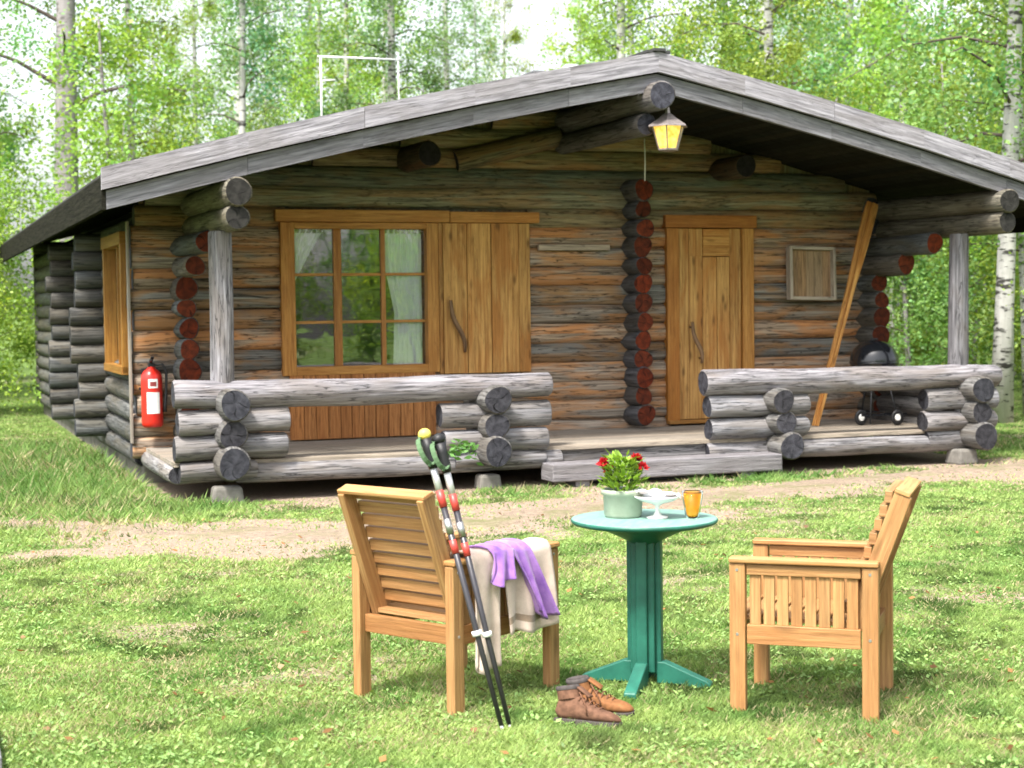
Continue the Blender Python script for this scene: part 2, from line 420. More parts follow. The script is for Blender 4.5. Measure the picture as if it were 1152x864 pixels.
def leaf_mesh(name, pos, dirs, nor, length, width, cols, mat, tri=True):
    """many leaves or blades: arrays n x 3; tri -> one tapering triangle per blade, else a rhombus"""
    n = len(pos); side = np.cross(dirs, nor); side /= np.linalg.norm(side, axis=1, keepdims=True) + 1e-9
    L = length[:, None]; Wd = width[:, None]
    if tri:
        v = np.stack([pos - side * Wd * .5, pos + side * Wd * .5, pos + dirs * L], 1); k = 3
    else:
        v = np.stack([pos, pos + dirs * L * .45 + side * Wd * .5, pos + dirs * L, pos + dirs * L * .45 - side * Wd * .5], 1); k = 4
    me = bpy.data.meshes.new(name)
    me.vertices.add(n * k); me.vertices.foreach_set('co', v.reshape(-1).astype(np.float32))
    me.loops.add(n * k); me.loops.foreach_set('vertex_index', np.arange(n * k, dtype=np.int32))
    me.polygons.add(n); me.polygons.foreach_set('loop_start', np.arange(0, n * k, k, dtype=np.int32))
    ca = me.attributes.new('Col', 'FLOAT_COLOR', 'POINT')
    c4 = np.ones((n, k, 4), np.float32); c4[:, :, :3] = cols[:, None, :]
    ca.data.foreach_set('color', c4.ravel())
    me.update(calc_edges=True); me.validate(); me.materials.append(mat)
    return me

M['grass'] = leafmat('grass_blade', (1, 1, 1), .35, False)
def unit(a): return a / (np.linalg.norm(a, axis=1, keepdims=True) + 1e-9)
NG = 720000
dd = (1 / rng.uniform(1 / 34.0 ** .55, 1 / 5.0 ** .55, NG)) ** (1 / .55)
xx = rng.uniform(-1, 1, NG) * (.36 * dd + 1.2); yy = dd
q = np.stack([xx - O.x, yy - O.y], 1); uu = q[:, 0] * U.x + q[:, 1] * U.y; vv = q[:, 0] * V.x + q[:, 1] * V.y
br = bare(xx, yy)
inside = (uu > -.5) & (uu < 8.0) & (vv > .05) & (vv < 14)
keep = (~inside) & (rng.random(NG) > br * .93)
xx, yy, uu, vv, br = xx[keep], yy[keep], uu[keep], vv[keep], br[keep]; n = len(xx)
tuft = np.clip((vnoise(xx, yy, 2.6, 31) - .42) * 2.4, 0, 1.2)
lush = np.clip(1 - np.hypot((uu + 1.1) / 1.7, (vv - 3.0) / 5.5), 0, 1)          # long grass beside the left wall
edge = np.exp(-((vv + .42) / .25) ** 2) * ((uu > -.3) & (uu < 8.3)) * (vnoise(xx, yy, 1.7, 77) > .45)
right = np.clip(1 - np.hypot((uu - 9.3) / 1.6, (vv - 1.5) / 4.0), 0, 1)
ln = (.014 + .022 * rng.random(n) + .030 * tuft * rng.random(n)) * (1 - .45 * br) + .20 * np.clip(lush * 1.8, 0, 1) * rng.random(n) + .09 * edge * rng.random(n) + .07 * right * rng.random(n)
wd = np.clip(.0035 + .0009 * yy, .005, .02) * (.7 + .6 * rng.random(n))
az = rng.uniform(0, 6.283, n); lean = .3 + 1.4 * rng.random(n)
dr = unit(np.stack([np.cos(az) * lean, np.sin(az) * lean, np.ones(n)], 1))
nr = np.stack([np.cos(az + 1.2), np.sin(az + 1.2), np.zeros(n)], 1)
big = vnoise(xx, yy, .8, 41); mid = vnoise(xx, yy, 4.0, 43)
g0 = np.array([.345, .455, .155]); g1 = np.array([.125, .24, .06]); straw = np.array([.44, .39, .23])
fin = vnoise(xx, yy, 11.0, 47)
t = np.clip(.18 + 1.0 * (mid - .5) + .6 * (fin - .5) + .5 * (big - .5) + .35 * rng.random(n) + .75 * lush + .5 * edge + .3 * right, 0, 1)[:, None]
cols = g0 * (1 - t) + g1 * t
st = (rng.random(n) < (.04 + .45 * br + .20 * (vnoise(xx, yy, 1.9, 51) > .60)))[:, None]
dk = np.clip((vnoise(xx, yy, 7.0, 91) * .6 + vnoise(xx, yy, 2.3, 93) * .4 - .56) * 5, 0, 1)[:, None]
cols = cols * (1 - .55 * dk)
cols = np.where(st, straw * (.7 + .5 * rng.random((n, 1))), cols) * (.65 + .7 * rng.random((n, 1)))
gm = leaf_mesh('grass', np.stack([xx, yy, (vnoise(xx, yy, .7, 21) - .5) * .02 - .002], 1), dr, nr, ln, wd, cols, M['grass'])
structure_grass = bpy.data.objects.new('grass', gm); COL.objects.link(structure_grass); structure(structure_grass, 'stuff')
tag(structure_grass, 'short patchy green lawn grass with straw coloured blades', 'grass')
# broad leaved weeds and clover in the near lawn
NW = 55000
dd = (1 / rng.uniform(1 / 17.0 ** .7, 1 / 5.0 ** .7, NW)) ** (1 / .7); xx = rng.uniform(-1, 1, NW) * (.36 * dd + 1.0); yy = dd
br = bare(xx, yy); cl = vnoise(xx, yy, 2.0, 61) * .6 + vnoise(xx, yy, 6.0, 63) * .4
q = np.stack([xx - O.x, yy - O.y], 1); uu = q[:, 0] * U.x + q[:, 1] * U.y; vv = q[:, 0] * V.x + q[:, 1] * V.y
k = (cl > .42) & (rng.random(NW) > br) & ~((uu > -.5) & (uu < 8) & (vv > -.1) & (vv < 14)); xx, yy = xx[k], yy[k]; n = len(xx)
az = rng.uniform(0, 6.283, n); up = rng.uniform(.05, .7, n)
dr = unit(np.stack([np.cos(az), np.sin(az), up], 1)); nr = unit(np.stack([-np.cos(az) * up, -np.sin(az) * up, np.ones(n)], 1) + rng.normal(0, .25, (n, 3)))
cols = np.array([.20, .33, .11]) * (.6 + .9 * rng.random((n, 1))) * np.array([1, 1, 1]) + rng.random((n, 1)) * np.array([.05, .03, .0])
wm = leaf_mesh('clover', np.stack([xx, yy, .004 + .022 * rng.random(n)], 1), dr, nr, rng.uniform(.015, .036, n), rng.uniform(.010, .02, n), cols, M['grass'], False)
o = bpy.data.objects.new('clover', wm); COL.objects.link(o); structure(o, 'stuff'); tag(o, 'small broad leaved clover and weeds scattered through the lawn', 'ground cover')

NF = 420
yy = 5.2 + 9 * rng.random(NF) ** 1.6; xx = rng.uniform(-1, 1, NF) * (.36 * yy + .6)
q = np.stack([xx - O.x, yy - O.y], 1); vv = q[:, 0] * V.x + q[:, 1] * V.y; k = vv < -.5; xx, yy = xx[k], yy[k]; n = len(xx)
az = rng.uniform(0, 6.283, n); up = rng.uniform(-.2, .5, n)
dr = unit(np.stack([np.cos(az), np.sin(az), up], 1)); nr = unit(np.stack([-np.cos(az) * up, -np.sin(az) * up, np.ones(n)], 1) + rng.normal(0, .35, (n, 3)))
cols = np.array([.23, .12, .05]) * (.5 + 1.1 * rng.random((n, 1)))
fm = leaf_mesh('fallen_leaves', np.stack([xx, yy, .012 + .02 * rng.random(n)], 1), dr, nr, rng.uniform(.025, .055, n), rng.uniform(.018, .035, n), cols, M['grass'], False)
o = bpy.data.objects.new('fallen_leaves', fm); COL.objects.link(o); structure(o, 'stuff'); tag(o, 'scattered dry brown leaves lying in the lawn', 'leaf litter')

# ------------------------------------------------------------------ log cabin
cabin = empty('log_cabin', 'weathered log cabin with gabled porch, honey pine door and large paned window', 'cabin', O, TH)
VF = 1.75                         # face of the front wall
def shade(lo=.8, hi=1.2, warm=0.06):
    k = random.uniform(lo, hi); w_ = random.uniform(-warm, warm); return (k * (1 + w_), k, k * (1 - w_))
RID = 3.97
def zlow(u):
    d = abs(u - RID); return (3.60 - .185 * d - .0085 * d * d) if u < RID else (3.60 - .200 * d - .0085 * d * d)

WIN = (1.0, 3.53, 1.03, 2.50); DOOR = (5.14, 6.06, .3, 2.46)
# front wall: log courses, interrupted by the window and door openings
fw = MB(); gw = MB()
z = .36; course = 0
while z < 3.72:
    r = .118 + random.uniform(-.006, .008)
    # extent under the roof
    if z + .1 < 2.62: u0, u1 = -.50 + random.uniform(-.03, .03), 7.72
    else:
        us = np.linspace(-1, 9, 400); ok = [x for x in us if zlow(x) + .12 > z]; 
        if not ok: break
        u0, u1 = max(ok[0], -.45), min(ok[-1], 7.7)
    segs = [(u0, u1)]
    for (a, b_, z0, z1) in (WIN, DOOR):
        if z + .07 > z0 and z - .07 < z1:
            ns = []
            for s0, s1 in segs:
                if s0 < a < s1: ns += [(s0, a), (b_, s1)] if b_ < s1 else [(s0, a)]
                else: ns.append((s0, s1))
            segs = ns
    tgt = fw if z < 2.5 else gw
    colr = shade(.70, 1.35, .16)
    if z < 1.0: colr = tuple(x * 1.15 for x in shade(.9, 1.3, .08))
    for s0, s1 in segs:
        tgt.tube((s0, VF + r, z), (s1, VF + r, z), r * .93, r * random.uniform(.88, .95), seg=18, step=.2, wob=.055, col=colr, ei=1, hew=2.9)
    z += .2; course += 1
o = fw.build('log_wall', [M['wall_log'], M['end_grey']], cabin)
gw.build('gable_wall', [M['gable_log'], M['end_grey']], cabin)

us_ = [-.4, .5, 1.5, 2.5, 3.3, RID, 4.7, 5.5, 6.5, 7.65]
gp = MB(); gp.extrude([(-.4, VF + .09, 2.4)] + [(x, VF + .09, zlow(x) + .14) for x in us_] + [(7.65, VF + .09, 2.4)], (0, .06, 0), (.8, .8, .75)); gp.build('gable_panel', M['gable_log'], cabin)
# transverse walls seen as stacks of log ends: left, partition, right
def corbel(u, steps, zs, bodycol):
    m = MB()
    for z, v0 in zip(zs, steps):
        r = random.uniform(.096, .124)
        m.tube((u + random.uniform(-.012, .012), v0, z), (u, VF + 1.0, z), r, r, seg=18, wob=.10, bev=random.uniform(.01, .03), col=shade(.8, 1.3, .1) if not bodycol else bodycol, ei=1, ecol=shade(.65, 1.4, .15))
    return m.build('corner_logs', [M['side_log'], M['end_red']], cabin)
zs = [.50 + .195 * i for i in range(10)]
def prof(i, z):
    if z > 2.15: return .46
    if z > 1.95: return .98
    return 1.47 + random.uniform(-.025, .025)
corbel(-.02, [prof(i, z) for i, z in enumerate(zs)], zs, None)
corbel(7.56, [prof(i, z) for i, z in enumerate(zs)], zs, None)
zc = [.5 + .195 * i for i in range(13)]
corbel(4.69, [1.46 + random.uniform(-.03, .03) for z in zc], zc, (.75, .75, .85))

# left side wall with its small window, right and back walls
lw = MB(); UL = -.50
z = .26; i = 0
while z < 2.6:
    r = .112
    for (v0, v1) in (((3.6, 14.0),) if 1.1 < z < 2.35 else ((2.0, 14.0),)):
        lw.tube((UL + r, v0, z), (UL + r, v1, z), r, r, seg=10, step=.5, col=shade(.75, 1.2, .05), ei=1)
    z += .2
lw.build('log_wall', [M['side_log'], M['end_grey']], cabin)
for vv_, dep in ((4.3, .30), (7.3, .32)):      # crossing logs that stick out of the side wall
    m = MB(); z = .4
    while z < 2.55:
        m.tube((UL - dep + random.uniform(-.04, .04), vv_, z), (UL + .3, vv_, z), .105, .105, seg=12, col=shade(.6, 1.1, .06), ei=1)
        z += .2
    m.build('corner_logs', [M['side_log'], M['end_grey']], cabin)
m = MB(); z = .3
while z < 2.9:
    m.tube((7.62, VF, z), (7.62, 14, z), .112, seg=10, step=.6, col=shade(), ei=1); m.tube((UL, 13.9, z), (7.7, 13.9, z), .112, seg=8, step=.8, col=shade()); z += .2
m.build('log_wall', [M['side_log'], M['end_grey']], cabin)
m = MB(); m.box((3.6, 7.9, .08), (8.0, 12.0, .22)); m.build('foundation', plain('foundation_render', (.16, .15, .135), .95, .1, .35, 5, .4), cabin)
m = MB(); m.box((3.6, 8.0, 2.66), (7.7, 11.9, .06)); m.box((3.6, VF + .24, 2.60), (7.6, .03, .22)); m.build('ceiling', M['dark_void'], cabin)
# white trim board that caps the wall corner
m = MB(); m.box((-.525, VF + .02, 1.45), (.022, .09, 2.1)); m.build('corner_board', M['deck'], cabin, bevel=.003)
# side window
fr = MB()
for v0 in (2.10, 3.50): fr.box((UL + .0, v0, 1.72), (.12, .10, 1.34))
fr.box((UL + .0, 2.8, 2.36), (.14, 1.56, .12)); fr.box((UL, 2.8, 1.08), (.14, 1.5, .08)); fr.box((UL + .02, 2.8, 1.72), (.05, .05, 1.2))
fr.c = [(.62, .62, .5)] * len(fr.c)
sw = fr.build('window', M['frame_pine'], cabin, bevel=.004)
pn = MB(); pn.box((UL + .06, 2.8, 1.72), (.008, 1.34, 1.2))
b = NB('window_glass')
tr = b.n('BsdfTransparent'); tr.inputs[0].default_value = (.96, .98, .97, 1)
gl = b.n('BsdfGlossy'); gl.inputs['Roughness'].default_value = .012
gl.inputs['Normal']
wob = b.bump(b.noise(b.obj(), 2.2, 2, .5), .04, .05); b.l(wob, gl.inputs['Normal'])
fz = b.n('Fresnel'); fz.inputs[0].default_value = 1.5
mx = b.n('MixShader'); b.l(b.math('ADD', b.math('MULTIPLY', fz.outputs[0], 1.2), .13), mx.inputs[0]); b.l(tr.outputs[0], mx.inputs[1]); b.l(gl.outputs[0], mx.inputs[2]); b.l(mx.outputs[0], b.out.inputs['Surface'])
M['glass'] = b.m
pn.build('pane', M['glass'], sw)

# front window: frame, mullions, panes, curtains
a0, a1, z0, z1 = WIN
fr = MB()
def fbox(u0, u1, zz0, zz1, v0=VF - .03, d=.12, m=None, col=(1, 1, 1)):
    (m or fr).box(((u0 + u1) / 2, v0 + d / 2, (zz0 + zz1) / 2), (u1 - u0, d, zz1 - zz0), col=col)
fbox(.93, 1.07, z0 - .03, 2.50, col=(1.05, 1, .95)); fbox(2.42, 2.54, z0 - .03, 2.50)
fbox(1.07, 2.42, z0 - .03, z0 + .055, d=.14)
fbox(1.07, 2.42, 2.44, 2.50)
win = fr.build('window', M['frame_pine'], cabin, bevel=.006)
mu = MB()
for u0, u1 in ((1.475, 1.555), (1.96, 2.005)): mu.box(((u0 + u1) / 2, VF + .07, 1.76), (u1 - u0, .05, 1.37), col=(.85, .8, .85))
for zz in (1.52, 1.99):
    for u0, u1 in ((1.07, 1.475), (1.555, 1.96), (2.005, 2.42)): mu.box(((u0 + u1) / 2, VF + .07, zz), (u1 - u0, .04, .028))
mu.build('mullion', M['frame_pine'], win, bevel=.003)
for u0, u1 in ((1.07, 1.475), (1.555, 1.96), (2.005, 2.42)):
    for zz0, zz1 in ((1.08, 1.506), (1.534, 1.976), (2.004, 2.44)):
        p = MB(); p.box(((u0 + u1) / 2, VF + .075, (zz0 + zz1) / 2), (u1 - u0, .005, zz1 - zz0)); p.build('pane', M['glass'], win)
b = NB('white_curtain'); d = b.n('BsdfDiffuse'); nz = b.noise(b.mapping(b.obj(), (9, 9, 9)), 4, 3, .6)
cc = b.ramp(nz, [(.35, (.82, .86, .86)), (.65, (.92, .93, .92))]); b.l(cc, d.inputs[0])
t_ = b.n('BsdfTranslucent'); b.l(cc, t_.inputs[0]); mx = b.n('MixShader'); mx.inputs[0].default_value = .12
b.l(d.outputs[0], mx.inputs[1]); b.l(t_.outputs[0], mx.inputs[2]); b.l(mx.outputs[0], b.out.inputs['Surface']); M['curtain'] = b.m
# left swag: sheer triangle drawn back; right curtain: gathered at a tie
rows = []
for i in range(15):
    zz = 2.46 - i * .0435; rr = max(.02, .36 * (1 - (i / 14) ** .9)); rows.append([(1.05 + rr * j / 16, VF + .10 + .018 * math.sin(j * 2.2), zz) for j in range(17)])
m = MB(); m.grid(rows); m.build('curtain', M['curtain'], win, solid=.004)
rows = []
for i in range(30):
    zz = 2.46 - i * .048
    tt = (zz - 1.07) / 1.4
    left = 2.01 if tt > .72 else 2.01 + .10 * (1 - (tt - .38) / .34) if tt > .38 else 2.11 - .06 * (.38 - tt)
    right = 2.40
    rows.append([(left + (right - left) * j / 26, VF + .10 + .022 * math.sin(j * 1.55 + .3 * math.sin(i * .4)) * (1.1 if tt > .4 else .8), zz) for j in range(27)])
m = MB(); m.grid(rows); m.build('curtain', M['curtain'], win, solid=.004)
# lintel over window and shutter
m = MB(); fbox(.88, 2.66, 2.505, 2.625, VF - .05, .12, m); fbox(2.665, 3.63, 2.505, 2.615, VF - .05, .12, m, (1.05, 1.02, 1))
m.build('lintel', M['frame_pine'], cabin, bevel=.008)
# shutter of wide pine boards with a driftwood handle
m = MB()
for u0, u1, k in ((2.545, 2.585, .8), (2.59, 2.84, 1.0), (2.846, 3.10, 1.08), (3.107, 3.40, 1.0), (3.405, 3.53, .9)):
    fbox(u0, u1, .98, 2.50, VF - .02 - random.uniform(0, .012), .07, m, (k, k * .98, k * .95))
sh = m.build('shutter', M['pine'], cabin, bevel=.005)
M['driftwood'] = wood('dark_branch_wood', (.10, .05, .025), (.26, .16, .09), crack=.5)
def branch_handle(u, z0, z1, parent, du):
    m = MB(); pts = []
    for i in range(9):
        t = i / 8; pts.append((u + du * t + .022 * math.sin(t * 7), VF - .055 - .035 * math.sin(math.pi * t), z0 + (z1 - z0) * t))
    m.path(pts, [.016 + .009 * math.sin(math.pi * i / 8) for i in range(9)], 8)
    m.path([pts[1], (pts[1][0], VF, pts[1][2])], [.012, .012], 6); m.path([pts[7], (pts[7][0], VF, pts[7][2])], [.012, .012], 6)
    return m.build('handle', M['driftwood'], parent)
branch_handle(2.80, 1.20, 1.72, sh, -.16)
# rust panel below the window
m = MB(); u = 1.0
while u < 2.48:
    ww = random.uniform(.10, .14); fbox(u, min(u + ww, 2.5), .37, 1.0, VF - .03 - random.uniform(0, .006), .05, m, shade(.85, 1.15, .05)); u += ww + .006
m.build('wall_panel', M['panel'], cabin, bevel=.003)
# pale peg rail on the wall
m = MB(); fbox(3.62, 4.42, 2.225, 2.285, VF - .045, .05, m, (1.3, 1.2, 1.1)); m.build('wall_rail', M['deck'], cabin, bevel=.004)

# door
a0, a1, z0, z1 = DOOR
m = MB()
fbox(5.08, 5.22, .40, 2.46, VF - .035, .14, m, (.9, .8, .7)); fbox(5.985, 6.12, .40, 2.46, VF - .035, .14, m)
fbox(5.06, 6.15, 2.465, 2.60, VF - .05, .14, m, (.75, .6, .5))
fbox(5.08, 6.12, .375, .415, VF - .06, .2, m, (.7, .7, .7))
df = m.build('door_frame', M['frame_pine'], cabin, bevel=.006)
m = MB(); u = 5.225
for ww, k in ((.13, .95), (.165, 1.0), (.17, 1.12), (.15, 1.05), (.14, .92)):
    if 5.36 < u < 5.75:
        fbox(u, u + ww - .005, .42, 2.155, VF + .005 - random.uniform(0, .008), .06, m, (k, k, k)); 
    else: fbox(u, u + ww - .005, .42, 2.46, VF + .005 - random.uniform(0, .008), .06, m, (k, k, k))
    u += ww
fbox(5.522, 5.84, 2.162, 2.455, VF - .004, .06, m, (1.0, .92, .8)); fbox(5.356, 5.516, 2.162, 2.455, VF + .002, .06, m)
door = m.build('door', M['pine'], cabin, bevel=.005)
branch_handle(5.47, 1.02, 1.46, door, -.12)

# porch deck, sill logs
m = MB(); v = .0
while v < 1.74:
    ww = random.uniform(.14, .19); ww = min(ww, 1.745 - v)
    m.box((3.6, v + ww / 2, .335), (8.0, ww - .008, .04), col=shade(.85, 1.15, .04)); v += ww
m.build('porch_deck', M['deck'], cabin, bevel=.003)
m = MB()
m.tube((.12, .02, .238), (3.15, .02, .238), .086, .082, step=.2, wob=.06, col=(1.05, 1.05, 1.05), ei=1)
m.tube((4.66, .02, .225), (7.7, .02, .215), .090, .085, step=.2, wob=.07, ei=1)
m.box((3.93, .06, .262), (1.5, .05, .12), col=(.9, .88, .85))
m.tube((-.36, .1, .24), (-.36, 1.85, .24), .085, ei=1, col=(1.15, 1.15, 1.1))
m.tube((7.95, .1, .24), (7.95, 1.9, .24), .085, ei=1)
m.build('sill_log', [M['grey_log'], M['end_grey']], cabin)
# the dark space under the deck is closed by the house wall behind
# step in front of the opening
st = MB(); st.box((4.12, -.17, .135), (2.36, .30, .16), col=(1.0, .98, .98)); st.box((4.1, -.03, .03), (1.8, .12, .06), col=(.5, .5, .5))
st.box((3.25, -.17, .03), (.14, .22, .07)); st.box((4.95, -.17, .03), (.14, .22, .07))
st.build('porch_step', M['grey_board'], cabin, bevel=.012)
# foundation stones
for u, v, s_ in ((.02, -.12, (.28, .22, .16)), (2.42, -.02, (.22, .2, .14)), (7.52, -.05, (.26, .24, .16)), (5.35, .02, (.22, .2, .12))):
    m = MB(); m.box((u, v, s_[2] / 2 - .01), s_, Matrix.Rotation(random.uniform(-.2, .2), 3, 'Z'), taper=(.86, .86)); m.build('foundation_stone', M['stone'], cabin, bevel=.025)

# posts and plate beams
for u, k in ((0.03, 1.12), (7.55, .72)):
    m = MB(); m.tube((u, .06, .2), (u + .012, .06, 2.33), .108, .10, seg=16, step=.2, wob=.05, col=(k, k, k * 1.03)); m.build('post', M['grey_log'], cabin)
for u in (.1, 7.78):
    m = MB()
    m.tube((u, -.48, 2.635), (u, 2.1, 2.66), .122, .118, seg=18, ei=1, col=(.70, .66, .50)); m.tube((u, -.44, 2.425), (u, 2.1, 2.44), .108, .112, seg=18, ei=1, col=(.7, .66, .5))
    m.build('plate_beam', [M['grey_log'], M['end_grey']], cabin)
m = MB(); m.tube((RID, -.52, 3.545), (RID, 3, 3.56), .135, seg=18, ei=1, col=(.6, .58, .55), ecol=(1.3, 1.3, 1.4)); m.build('ridge_log', [M['grey_log'], M['end_grey']], cabin)
m = MB(); m.tube((RID - .03, -.25, 3.31), (RID - .03, 3, 3.33), .105, seg=16, ei=1, col=(.5, .48, .45), ecol=(1.1, 1.1, 1.2)); m.build('ridge_log', [M['grey_log'], M['end_grey']], cabin)
for u, v0 in ((2.25, 1.05), (5.75, 1.2)):
    m = MB(); m.tube((u, v0, zlow(u) - .13), (u, 3, zlow(u) - .13), .125, seg=16, ei=1, col=(.3, .24, .2), ecol=(.35, .28, .28)); m.build('purlin_log', [M['gable_log'], M['end_grey']], cabin)
# gable top boards, slanting
m = MB()
m.tube((2.75, VF + .02, 3.12), (RID - .1, VF - .02, 3.40), .11, .11, col=(.75, .7, .6), ei=1); m.build('gable_brace', [M['gable_log'], M['end_grey']], cabin)

# roof
US = [-.96, .2, 1.2, 2.2, 3.1, RID, 4.85, 5.8, 6.8, 7.8, 8.95]
rf = MB()
def strip(m, us, zf0, zf1, v0, v1, col=(1, 1, 1), mi=0):
    tone = 1.0
    for i, (a, b_) in enumerate(zip(us[:-1], us[1:])):
        if i and i % 3 == (2 if v0 < -.42 else 1):
            tone = random.uniform(.86, 1.12); a += .004
        m.extrude([(a, v0, zf0(a)), (b_, v0, zf0(b_)), (b_, v0, zf1(b_)), (a, v0, zf1(a))], (0, v1 - v0, 0), tuple(c * tone for c in col), mi)
strip(rf, US, lambda u: zlow(u) + .19, lambda u: zlow(u) + .31, -.34, 14.6)
roof = rf.build('roof', M['felt'], cabin)
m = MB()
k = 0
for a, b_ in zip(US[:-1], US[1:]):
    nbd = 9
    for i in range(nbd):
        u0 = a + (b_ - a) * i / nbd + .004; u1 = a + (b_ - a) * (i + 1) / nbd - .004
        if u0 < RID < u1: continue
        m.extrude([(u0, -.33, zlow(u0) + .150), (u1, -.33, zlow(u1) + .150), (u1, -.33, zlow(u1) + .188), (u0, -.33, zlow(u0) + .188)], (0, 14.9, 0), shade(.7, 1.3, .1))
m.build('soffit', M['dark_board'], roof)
# two stepped barge boards per slope
for side in (-1, 1):
    us = [u for u in US if (u <= RID if side < 0 else u >= RID)]
    m = MB()
    cuts = us if side > 0 else us
    strip(m, cuts, lambda u: zlow(u) + .0, lambda u: zlow(u) + .152, -.40, -.345, (.85, .85, .88))
    m.build('barge_board', M['grey_board'], roof)
    m = MB()
    us2 = ([-1.0] + us[1:]) if side < 0 else (us[:-1] + [9.0])
    strip(m, us2, lambda u: zlow(u) + .165, lambda u: zlow(u) + .345, -.455, -.405, (1.38, 1.35, 1.41))
    m.build('barge_board', M['grey_board'], roof)
    # eave fascia along the side
    ue = us[0] if side < 0 else us[-1]
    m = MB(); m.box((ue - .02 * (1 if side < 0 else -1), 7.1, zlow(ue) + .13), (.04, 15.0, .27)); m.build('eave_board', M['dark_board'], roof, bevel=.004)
m = MB(); m.box((RID, 7.0, zlow(RID) + .345), (.24, 14.9, .03), col=(.6, .6, .6)); m.box((RID, -.43, zlow(RID) + .36), (.12, .10, .03), col=(.3, .3, .3)); m.build('ridge_cap', M['felt'], roof, bevel=.005)
# chimney
ch = MB(); ch.box((6.18, 8.0, 4.18), (.46, .6, 1.5)); M['chim'] = plain('chimney_render', (.15, .15, .16), .9, .2, .3, 6, .4)
chim = ch.build('chimney', M['chim'], roof, bevel=.01)
ch = MB(); ch.box((6.18, 8.0, 4.95), (.56, .66, .05)); ch.build('chimney_cap', M['chim'], chim, bevel=.008)
ch = MB(); ch.tube((6.62, 8.0, 3.9), (6.62, 8.0, 5.04), .13, wob=0, seg=20); ch.lathe([(.16, 5.04), (.165, 5.07), (.09, 5.12), (.001, 5.13)], (6.62, 8.0, 0), 20)
ch.build('flue_pipe', plain('pale_metal', (.48, .49, .51), .55, .4, .15, 8), roof)

# log railings of the porch
def railing(u0, u1, topz, cross, stubs, tr=.118):
    m = MB(); gc = lambda: shade(.92, 1.1, .03)
    m.tube((u0, 0, topz), (u1, 0, topz - .025 if u0 > 3 else topz - .012), tr, tr * .97, seg=18, step=.16, wob=.085, col=(1.12, 1.10, 1.13), ei=1)
    for (a, b_, z, r) in stubs: m.tube((a, 0, z), (b_, 0, z), r, r * random.uniform(.95, 1.03), seg=16, step=.14, wob=.10, col=gc(), ei=1)
    rl = m.build('railing', [M['grey_log'], M['end_grey']], cabin)
    for (u, z, r, v0, v1) in cross:
        m = MB(); m.tube((u, v0, z), (u + random.uniform(-.02, .02), v1, z), r, r * .97, seg=18, ei=1, col=(.62, .62, .58), wob=.07, ecol=shade(.8, 1.25, .03)); m.build('cross_log', [M['grey_log'], M['end_grey']], rl)
railing(-.40, 3.04, .93,
        [(.08, .850, .138, -.30, .45), (.06, .600, .128, -.26, .45), (.05, .355, .145, -.33, .45),
         (2.44, .815, .135, -.28, .35), (2.43, .585, .125, -.26, .35), (2.42, .350, .140, -.32, .35)],
        [(-.37, .59, .70, .113), (-.40, .57, .475, .110), (-.36, .30, .265, .095),
         (1.97, 3.03, .67, .112), (2.0, 3.0, .445, .110), (2.1, 2.98, .27, .085)])
railing(4.62, 7.97, .90,
        [(5.36, .715, .122, -.26, .35), (5.38, .50, .118, -.25, .35), (5.41, .280, .135, -.32, .35),
         (7.62, .755, .138, -.28, 1.6), (7.63, .525, .122, -.25, 1.6), (7.63, .285, .145, -.30, 1.6)],
        [(4.66, 5.75, .66, .108), (4.68, 5.74, .45, .104), (7.10, 7.95, .655, .108), (7.08, 7.93, .44, .106), (7.12, 7.92, .245, .09)], .122)

# ------------------------------------------------------------------ things on the porch
# lantern under the gable
M['lantern_metal'] = plain('aged_copper', (.30, .26, .25), .45, .5, .25, 40, .1, .6)
b = NB('amber_lit_glass'); nz = b.noise(b.obj(), 16, 3, .6)
cc = b.ramp(nz, [(.3, (.62, .30, .03)), (.7, (.95, .68, .16))]); p = b.principled(cc, .25, .5); b.l(cc, p.inputs['Emission Color']); p.inputs['Emission Strength'].default_value = .28; M['amber'] = b.m
LZ = 3.02
lan = empty('hanging_lantern', 'lit amber glass lantern with pointed cap hanging under the gable peak', 'lantern', W(4.10, -.36, LZ), TH); lan.scale = (.88, .88, .88); lan.location.z += .05
m = MB(); m.lathe([(.225, .235), (.22, .25), (.12, .315), (.06, .36), (.03, .38), (.02, .44), (0.001, .455)], seg=6, smooth=False); m.lathe([(.225, .235), (.11, .24), (.001, .24)], seg=6, smooth=False); m.build('cap', M['lantern_metal'], lan)
m = MB(); m.lathe([(.001, .0), (.100, .0), (.172, .235), (.165, .238)], seg=6, smooth=False); m.build('pane', M['amber'], lan)
m = MB()
for k in range(6):
    a = 6.28318 * k / 6; m.bar((.102 * math.cos(a), .102 * math.sin(a), -.005), (.175 * math.cos(a), .175 * math.sin(a), .24), .014, .014)
m.lathe([(.001, -.02), (.05, -.018), (.107, -.005), (.107, .012), (.001, .012)], seg=6, smooth=False); m.build('frame', M['lantern_metal'], lan)
m = MB(); m.path([(0, 0, .44), (0, 0, .50), (-.04, .02, .53), (-.10, .05, .52), (-.12, .10, .45)], [.008] * 5, 6); m.build('hook', M['lantern_metal'], lan)
m = MB(); m.path([(0, 0, 0), (.004, 0, .2), (0, 0, .42)], [.006, .006, .006], 6)
o = m.build('pull_cord', plain('white_cord', (.7, .7, .68), .8, .2)); o.location = W(4.52, 1.05, 2.90); tag(o, 'thin white cord hanging down behind the lantern to the red log ends', 'cord')

